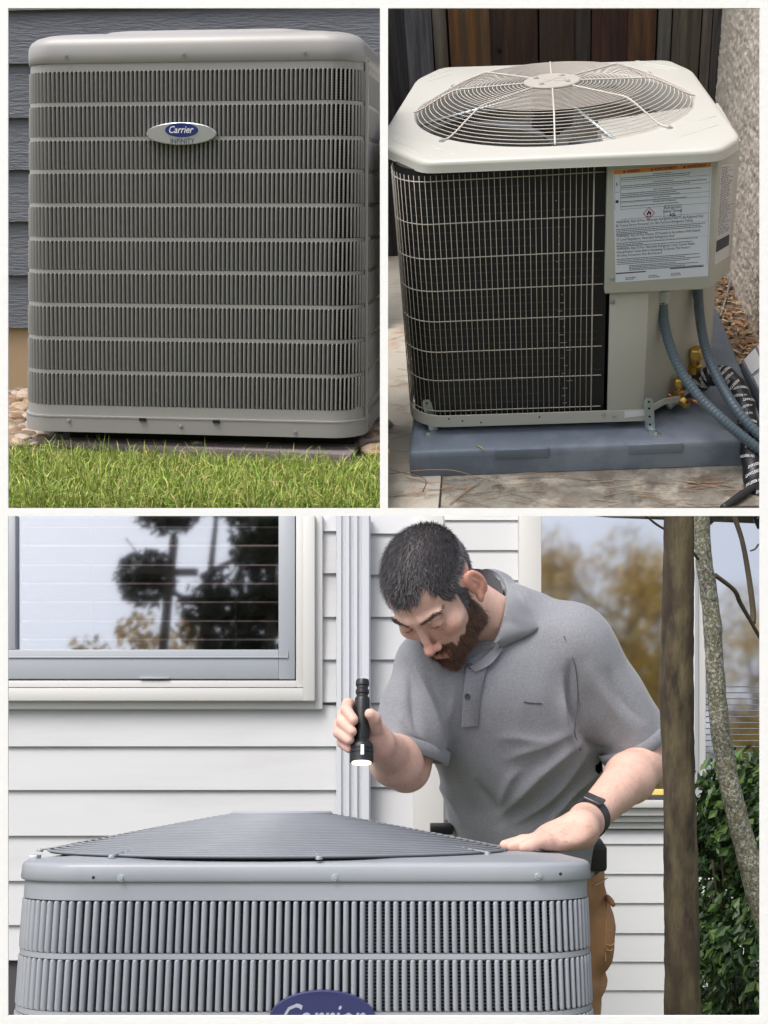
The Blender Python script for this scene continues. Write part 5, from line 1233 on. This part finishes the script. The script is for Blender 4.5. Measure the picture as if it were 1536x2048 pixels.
# fine hair on the forearms
fa = ((V[:, 0] > .24) & (V[:, 2] < -.36) & (V[:, 1] < 2.34)) | ((V[:, 0] < .10) & (V[:, 0] > -.02) & (V[:, 2] < -.44) & (V[:, 1] < 2.20)); 
_h = HR; HR_ = HR
ids = np.argwhere(fa).ravel(); mb = MB(); mb.c = []
for _ in range(2600):
    i = int(ids[RNG.integers(len(ids))]); p = V[i]; nn = VN[i]; d = RNG.normal(size=3)*.5 + np.array([-.6, -.2, -.5]); d = d - nn*(d@nn); d /= np.linalg.norm(d); sdv = np.cross(d, nn); ln = RNG.uniform(.006, .013)
    mb.add([p - sdv*.00018, p + sdv*.00018, p + d*ln + nn*ln*.25], [(0, 1, 2)], (.10, .06, .04))
me = mesh_of('arm_hair', mb, BASE[person.name]); o = finish('arm_hair', me, hair_m, None, person, False); o['kind'] = 'stuff'
# ---------------------------------------------------------------- shirt
T = Field((-.14, 1.85, -.80), (.66, 2.66, .02), .0042)
T.ell(w(975, 1375, 2.29), (.178, .135, .125), k=.04); T.ell(w(1018, 1450, 2.31), (.172, .130, .15), k=.05); T.ell(w(1042, 1560, 2.36), (.158, .125, .17), k=.05); T.cone(w(1120, 1420, 2.31), w(1128, 1600, 2.38), .066, .062, .04); T.cone(w(1046, 1640, 2.40), w(1048, 1740, 2.43), .150, .150, .04)
T.cone(w(1148, 1306, 2.28), w(878, 1338, 2.25), .076, .070, .03); T.cone(w(1030, 1245, 2.31), w(1110, 1275, 2.30), .078, .070, .04)
SE2 = lerp(SH2, EL2, .93); SE1 = lerp(SH1, EL1, .90)
T.cone(SH2 + np.array([-.018, .0, .004]), SE2, .080, .066, .035)
T.cone(SH1, SE1 + np.array([-.0, 0, 0]), .072, .062, .03); T.cone(w(822, 1420, 2.20), w(812, 1470, 2.185), .060, .062, .03)
# neck opening and open hems
T.cone(w(985, 1225, 2.25), hl(0, -20, -30), .058, .070, .012, 's')
V2, Q2 = T.mesh()
d2 = (EL2 - SH2)/np.linalg.norm(EL2 - SH2); d1 = (EL1 - SH1)/np.linalg.norm(EL1 - SH1)
def sleeve_cut(V, Q, p, d, near, R_):
    s_ = (V - p) @ d; r = np.linalg.norm(V - p - s_[:, None]*d, axis=1); m_ = (s_ > 0) & (r < R_) & ((V - near) @ (p - near) > 0)
    keep = ~m_[Q].any(1); return V, Q[keep]
hem2 = SH2 + d2*np.linalg.norm(EL2 - SH2)*.86; hem1 = SH1 + (d1 + np.array([0, 0, 0]))*np.linalg.norm(EL1 - SH1)*.84
V2, Q2 = sleeve_cut(V2, Q2, hem2, (d2 + np.array([.0, 0, .0])), SH2, .105); V2, Q2 = sleeve_cut(V2, Q2, hem1, d1, SH1, .085)
zc_ = w(0, 1735, 2.43)[2]; Q2 = Q2[~(V2[:, 2] < zc_)[Q2].any(1)]
V2 = relax(V2, Q2, 2, .5); N2 = vnormals(V2, Q2)
def pxy(V): return 768 + F*V[:, 0]/V[:, 1], 1024 - F*V[:, 2]/V[:, 1]
PX, PY = pxy(V2)
def folds(V, PX, PY):
    out = np.zeros(len(V))
    def ridge(x0, y0, x1, y1, wd_, amp, taper=True):
        dx, dy = x1 - x0, y1 - y0; L_ = math.hypot(dx, dy); t = ((PX - x0)*dx + (PY - y0)*dy)/L_**2; s_ = ((PX - x0)*-dy + (PY - y0)*dx)/L_ + 6*np.sin(t*5 + x0)
        k = np.clip(t, 0, 1); e = np.sin(np.pi*np.clip(t*.9 + .08, 0, 1))*(t > -.09)*(t < 1.02); q = s_/wd_; return amp*1.75*(np.exp(-np.abs(q)**1.4)*(1 + .35*np.tanh(2*q)))*e
    for a in ((1165, 1480, 985, 1640, 13, .008), (1180, 1510, 1030, 1655, 11, .007), (1190, 1545, 1085, 1660, 10, .007), (1195, 1580, 1130, 1655, 8, .005), (1150, 1455, 1010, 1530, 12, .004),
              (1140, 1330, 1160, 1490, 9, -.008), (1120, 1360, 1150, 1500, 9, .006), (1165, 1470, 1225, 1510, 8, -.006), (1185, 1330, 1255, 1470, 16, .004), (1215, 1340, 1285, 1450, 13, -.004),
              (812, 1330, 850, 1500, 9, -.007), (835, 1330, 900, 1560, 10, .006), (865, 1340, 905, 1500, 12, -.004), (905, 1350, 900, 1480, 11, .003), (780, 1470, 850, 1520, 8, .006), (800, 1450, 860, 1495, 8, -.005), (860, 1540, 935, 1650, 9, .005), (960, 1560, 1010, 1655, 10, -.005), (1040, 1540, 990, 1610, 9, .004), (1000, 1480, 1120, 1470, 12, .003)):
        out += ridge(*a)
    return out
nz = np.array([mn.noise(Vector((v[0]*9 + 3, v[1]*9, v[2]*5)))*.006 + mn.noise(Vector((v[0]*26, v[1]*26, v[2]*14)))*.0022 for v in V2])
V2 = V2 + N2*(folds(V2, PX, PY) + nz)[:, None]
shirt_m = mat('shirt_grey', (.225, .235, .26), .85, var=.22, vs=300, bump=.35, bs=900, bd=.0008, sheen=.25)
shirt = pobj('polo_shirt', V2, Q2, shirt_m, person)
bv = BVHTree.FromPolygons([tuple(v) for v in V2], [tuple(q) for q in Q2])
def on_shirt(px, py, off=.002):
    d = W3(px, py, 1).normalized(); h, n, i, dist = bv.ray_cast(Vector((0, 0, 0)), d)
    if h is None: return W3(px, py, 2.2), Vector((0, -1, 0))
    if n.dot(d) > 0: n = -n
    return h + n*off - d*.0006, n
# hems: rolled edge tubes around each cuff
def cuff(p, d, R_, name='cuff'):
    s_ = (V2 - p) @ d; ring_ = []
    u = np.cross(d, [0, 1, 0]); u /= np.linalg.norm(u); v = np.cross(d, u)
    sel = (np.abs(s_ + .006) < .008) & (np.linalg.norm(V2 - p, axis=1) < R_); P_ = V2[sel] - p; ang = np.arctan2(P_ @ v, P_ @ u); rad_ = np.linalg.norm(P_ - (P_ @ d)[:, None]*d, axis=1)
    for k in range(40):
        a = -math.pi + (k + .5)*2*math.pi/40; m_ = np.abs((ang - a + math.pi) % (2*math.pi) - math.pi) < .2; r = rad_[m_].mean() if m_.any() else np.nan; ring_.append((a, r))
    rs = np.array([r for a, r in ring_]); rs[np.isnan(rs)] = np.nanmean(rs) if not np.isnan(rs).all() else .06
    rs = np.convolve(np.r_[rs[-2:], rs, rs[:2]], np.ones(5)/5, 'valid'); loops = []
    for dz, dr in ((-.020, .0006), (-.018, .0026), (.004, .0034), (.006, .0005), (.004, -.004), (-.02, -.006)): loops.append([tuple(p + d*dz + (u*math.cos(a) + v*math.sin(a))*(r + dr)) for (a, _), r in zip(ring_, rs)])
    part(name, MB().loft(loops, True), shirt_m, shirt, smooth=True)
cuff(hem2, d2, .11); cuff(hem1, d1, .10)
# collar
def onsh(px, py, off): return on_shirt(px, py, off)[0]
def nkp(px, py, D): return W3(px, py, D)
inner = smooth_path([W3(948, 1150, 2.305), W3(975, 1146, 2.335), W3(1000, 1160, 2.325), W3(1010, 1190, 2.275), W3(1008, 1225, 2.225), W3(1000, 1258, 2.185), W3(985, 1290, 2.160)], 5)
def near(px, py, off, D):
    p = onsh(px, py, off); return p if abs(p.y - D) < .09 else W3(px, py, D)
outer_ = smooth_path([W3(960, 1139, 2.335), W3(988, 1138, 2.365), W3(1022, 1154, 2.365), near(1046, 1196, .010, 2.28), near(1064, 1236, .008, 2.24), near(1071, 1263, .006, 2.22), near(1004, 1297, .007, 2.17)], 5)
bvb = BVHTree.FromPolygons([tuple(v) for v in V], [tuple(q) for q in Q])
def infront(p, off):
    d = p.normalized(); h, n, i, dist = bvb.ray_cast(Vector((0, 0, 0)), d); return p if h is None or dist > p.length + off else d*(dist - off)
inner = [infront(p, .006) if i > 12 else p for i, p in enumerate(inner)]; outer_ = [infront(p, .010) if i > 12 else p for i, p in enumerate(outer_)]
n_ = len(inner); loops = []
for f_, lift, dz in ((0, 0, 0), (.10, .006, .007), (.3, .010, .006), (.6, .007, .002), (.85, .003, .0), (1, 0, 0)):
    loops.append([lerp(a, b_, f_) + Vector((0, -lift, dz)) for a, b_ in zip(inner, outer_)])
loops.append([p + Vector((0, .003, -.0015)) for p in outer_]); loops.append([lerp(a, b_, .6) + Vector((0, .001, -.002)) for a, b_ in zip(inner, outer_)])
part('collar', MB().loft([[tuple(p) for p in l] for l in loops], False), mat('collar_grey', (.25, .26, .285), .9, var=.08, vs=300, bump=.5, bs=600, bd=.001), shirt, smooth=45, rc=False)
i2 = smooth_path([W3(*q) for q in ((935, 1150, 2.27), (960, 1150, 2.31), (985, 1160, 2.31), (1003, 1180, 2.275), (1006, 1215, 2.23))], 4)
part('collar_stand', MB().loft([[tuple(p + Vector((0, 0, .012))) for p in i2], [tuple(p + Vector((-.004, .004, -.020))) for p in i2]], False), mat('collar_inside', (.10, .105, .12), .9), shirt, smooth=True, rc=False)
l1 = smooth_path([onsh(992, 1292, .004), onsh(975, 1330, .004), onsh(962, 1380, .004), onsh(955, 1450, .003)], 5); l0 = smooth_path([onsh(935, 1322, .003), onsh(930, 1350, .004), onsh(926, 1390, .004), onsh(922, 1452, .003)], 5)
part('placket', MB().loft([[tuple(p + Vector((0, -.0025, 0))) for p in l0], [tuple(p + Vector((0, -.003, 0))) for p in l1], [tuple(p + Vector((.001, .003, 0))) for p in l1]], False), shirt_m, shirt, smooth=True, rc=False)
l3 = smooth_path([onsh(995, 1290, .008), onsh(968, 1318, .010), onsh(938, 1336, .008)], 5); l4 = smooth_path([onsh(1004, 1302, .008), onsh(980, 1330, .009), onsh(950, 1345, .008)], 5)
part('collar_tip', MB().loft([[tuple(p) for p in l3], [tuple(p + Vector((0, -.004, 0))) for p in l4]], False), MATS['collar_grey'], shirt, smooth=True, rc=False)
for px, py in ((940, 1334), (936, 1392)):
    h, n = on_shirt(px, py, .005); b = MB().lathe(h, n, [(.0055, 0), (.006, .0015), (.005, .0028), (.003, .0022)], 16); part('button', b, mat('button_dark', (.05, .055, .065), .3), shirt, smooth=30)
b = MB(); b.tube([onsh(px, py, .0006) for px, py in ((1048, 1404), (1060, 1406), (1072, 1407), (1084, 1407))], .0008, 5); part('pocket_slit', b, mat('thread_dark', (.04, .045, .05), .8), shirt)
b = MB(); b.tube(smooth_path([onsh(px, py, .0014) for px, py in ((1128, 1272), (1150, 1330), (1156, 1400), (1148, 1462), (1160, 1500))], 5), .0011, 5); part('sleeve_seam', b, MATS['collar_inside'], shirt)
# ---------------------------------------------------------------- trousers, belt, watch, flashlight
PF = Field((-.05, 2.1, -1.35), (.72, 2.75, -.5), .006)
PF.ell(w(1050, 1730, 2.44), (.152, .12, .12), k=.04); PF.cone(w(1112, 1760, 2.47), w(1118, 2150, 2.52), .104, .088, .04); PF.cone(w(985, 1760, 2.47), w(970, 2150, 2.52), .100, .085, .02)
PF.ell(w(1198, 1862, 2.47), (.034, .06, .085), k=.02); PF.ell(w(1178, 1960, 2.50), (.035, .06, .03), k=.02)
V3, Q3 = PF.mesh(); N3 = vnormals(V3, Q3); V3 = V3 + N3*np.array([mn.noise(Vector((v[0]*14, v[1]*14, v[2]*9)))*.007 + mn.noise(Vector((v[0]*34, v[1]*34, v[2]*30)))*.003 for v in V3])[:, None]
V3 = V3 - 0; Q3 = Q3[~(V3[:, 2] > w(0, 1690, 2.43)[2])[Q3].any(1)]
trou_m = mat('trousers_tan', (.37, .20, .10), .9, var=.18, vs=9, bump=.3, bs=500, bd=.001)
tr_ = pobj('trousers', V3, Q3, trou_m, person)
bv3 = BVHTree.FromPolygons([tuple(v) for v in V3], [tuple(q) for q in Q3])
def on_tr(px, py, off=.003):
    d = W3(px, py, 1).normalized(); h, n, i, dist = bv3.ray_cast(Vector((0, 0, 0)), d)
    return (W3(px, py, 2.4) if h is None else h + (n if n.dot(d) < 0 else -n)*off)
for pts in (((1186, 1770), (1200, 1764), (1214, 1756)), ((1212, 1800), (1211, 1860), (1210, 1920)), ((1212, 1888), (1220, 1890), (1226, 1886)), ((1211, 1898), (1219, 1900), (1224, 1896))):
    part('stitching', MB().tube([on_tr(*q) for q in pts], .0014, 5), mat('stitch_pale', (.50, .33, .18), .8), tr_)
sl3 = [on_tr(*q, .004) for q in ((1212, 1795), (1221, 1802), (1228, 1812))]; part('pocket_flap', MB().tube(sl3, [.006, .007, .004], 6), trou_m, tr_, smooth=True)
c = w(1050, 1712, 2.44); part('belt', MB().loft([[(c[0] + (.158 + k)*math.cos(a), c[1] + (.128 + k)*math.sin(a), c[2] + dz) for a in [2*math.pi*q/60 for q in range(60)]] for k, dz in ((0, -.02), (.004, -.018), (.004, .018), (0, .02))], True), mat('belt_black', (.012, .012, .013), .5), person, smooth=30)
p_ = w(1192, 1706, 2.36); part('belt_pouch', MB().box(p_[0] - .022, p_[0] + .020, p_[1] - .02, p_[1] + .05, p_[2] - .034, p_[2] + .020), MATS['belt_black'], person, bev=.008, seg=3)
p_ = w(876, 1658, 2.34); part('belt_clip', MB().box(p_[0] - .016, p_[0] + .03, p_[1] - .01, p_[1] + .02, p_[2] - .010, p_[2] + .008), MATS['belt_black'], person, bev=.003)
# wristband
ax = Vector(tuple((WR2 - EL2)/np.linalg.norm(WR2 - EL2))); c = Vector(tuple(lerp(EL2, WR2, .955))); u = ax.cross(Vector((0, 0, 1))).normalized(); v = ax.cross(u)
wb_ = thing('wristband', 'black fitness band on the wrist of the hand resting on the unit', 'wristband', WORLD, tuple(c))
prof = [(-.0115, .0312), (-.0110, .0342), (.0110, .0342), (.0115, .0312)]
part('strap', MB().loft([[tuple(c + ax*h + (u*math.cos(a) + v*math.sin(a))*r) for a in [2*math.pi*q/40 for q in range(40)]] for h, r in prof], True), mat('strap_black', (.022, .024, .028), .45), wb_, smooth=40)
vw = (-c).normalized(); nn = (vw - ax*vw.dot(ax)).normalized(); nn = (nn + Vector((-.35, 0, .9))*.8); nn = (nn - ax*nn.dot(ax)).normalized(); sd_ = ax.cross(nn)
q4 = [c + nn*.0335 + ax*a + sd_*b for a, b in ((-.0125, -.017), (.0125, -.017), (.0125, .017), (-.0125, .017))]
part('watch_face', MB().hexa([tuple(p) for p in q4], [tuple(p + nn*.006) for p in q4]), mat('watch_dark', (.03, .033, .042), .2, coat=.3), wb_, bev=.0025, seg=3)
# flashlight
fl = thing('flashlight', 'black flashlight held pointing down with its lens lit', 'flashlight', WORLD, tuple(W3(724, 1440, 1.955)))
A_, Bt = W3(725, 1360, 1.985), W3(723, 1524, 1.925); ax = (Bt - A_).normalized(); Lf = (Bt - A_).length; r_ = 14.6/F*1.955
blk = mat('anodised_black', (.018, .020, .023), .38, metal=.3, var=.3, vs=60, bump=.3, bs=220, bd=.001, rvar=.15)
part('barrel', MB().lathe(A_, ax, [(r_*.86, 0), (r_*.94, .004), (r_*.94, .010), (r_*.80, .012), (r_*.80, .016), (r_*.93, .018), (r_*.93, .024), (r_*.80, .026), (r_*.80, .029), (r_, .032), (r_*1.06, .036), (r_*1.06, Lf*.70), (r_*.98, Lf*.74)], 28), blk, fl, smooth=35)
hd = r_*1.62; part('head', MB().lathe(A_ + ax*Lf*.735, ax, [(r_*1.0, 0), (hd*.90, Lf*.05), (hd*.98, Lf*.08), (hd*.98, Lf*.11), (hd*.94, Lf*.115), (hd*.94, Lf*.125), (hd, Lf*.13), (hd, Lf*.16), (hd*.95, Lf*.165), (hd*.95, Lf*.175), (hd, Lf*.18), (hd, Lf*.265), (hd*.93, Lf*.268)], 28), blk, fl, smooth=35)
part('lens', MB().lathe(A_ + ax*Lf*1.0, ax, [(hd*.82, 0), (hd*.80, .0025)], 28), mat('lens_lit', (.9, .8, .55), .3, emit=(1, .86, .55, 1.6)), fl)
vw = (-(A_ + ax*Lf*.86)).normalized(); nn = (vw - ax*vw.dot(ax)).normalized(); sd_ = ax.cross(nn); c = A_ + ax*Lf*.885 + nn*(hd - .0008) + sd_*-.001
q4 = [c + ax*a + sd_*b for a, b in ((-.0085, -.0028), (.0085, -.0028), (.0085, .0028), (-.0085, .0028))]
part('switch_mark', MB().hexa([tuple(p) for p in q4], [tuple(p + nn*.0016) for p in q4]), mat('white_plastic', (.8, .82, .85), .4), fl)
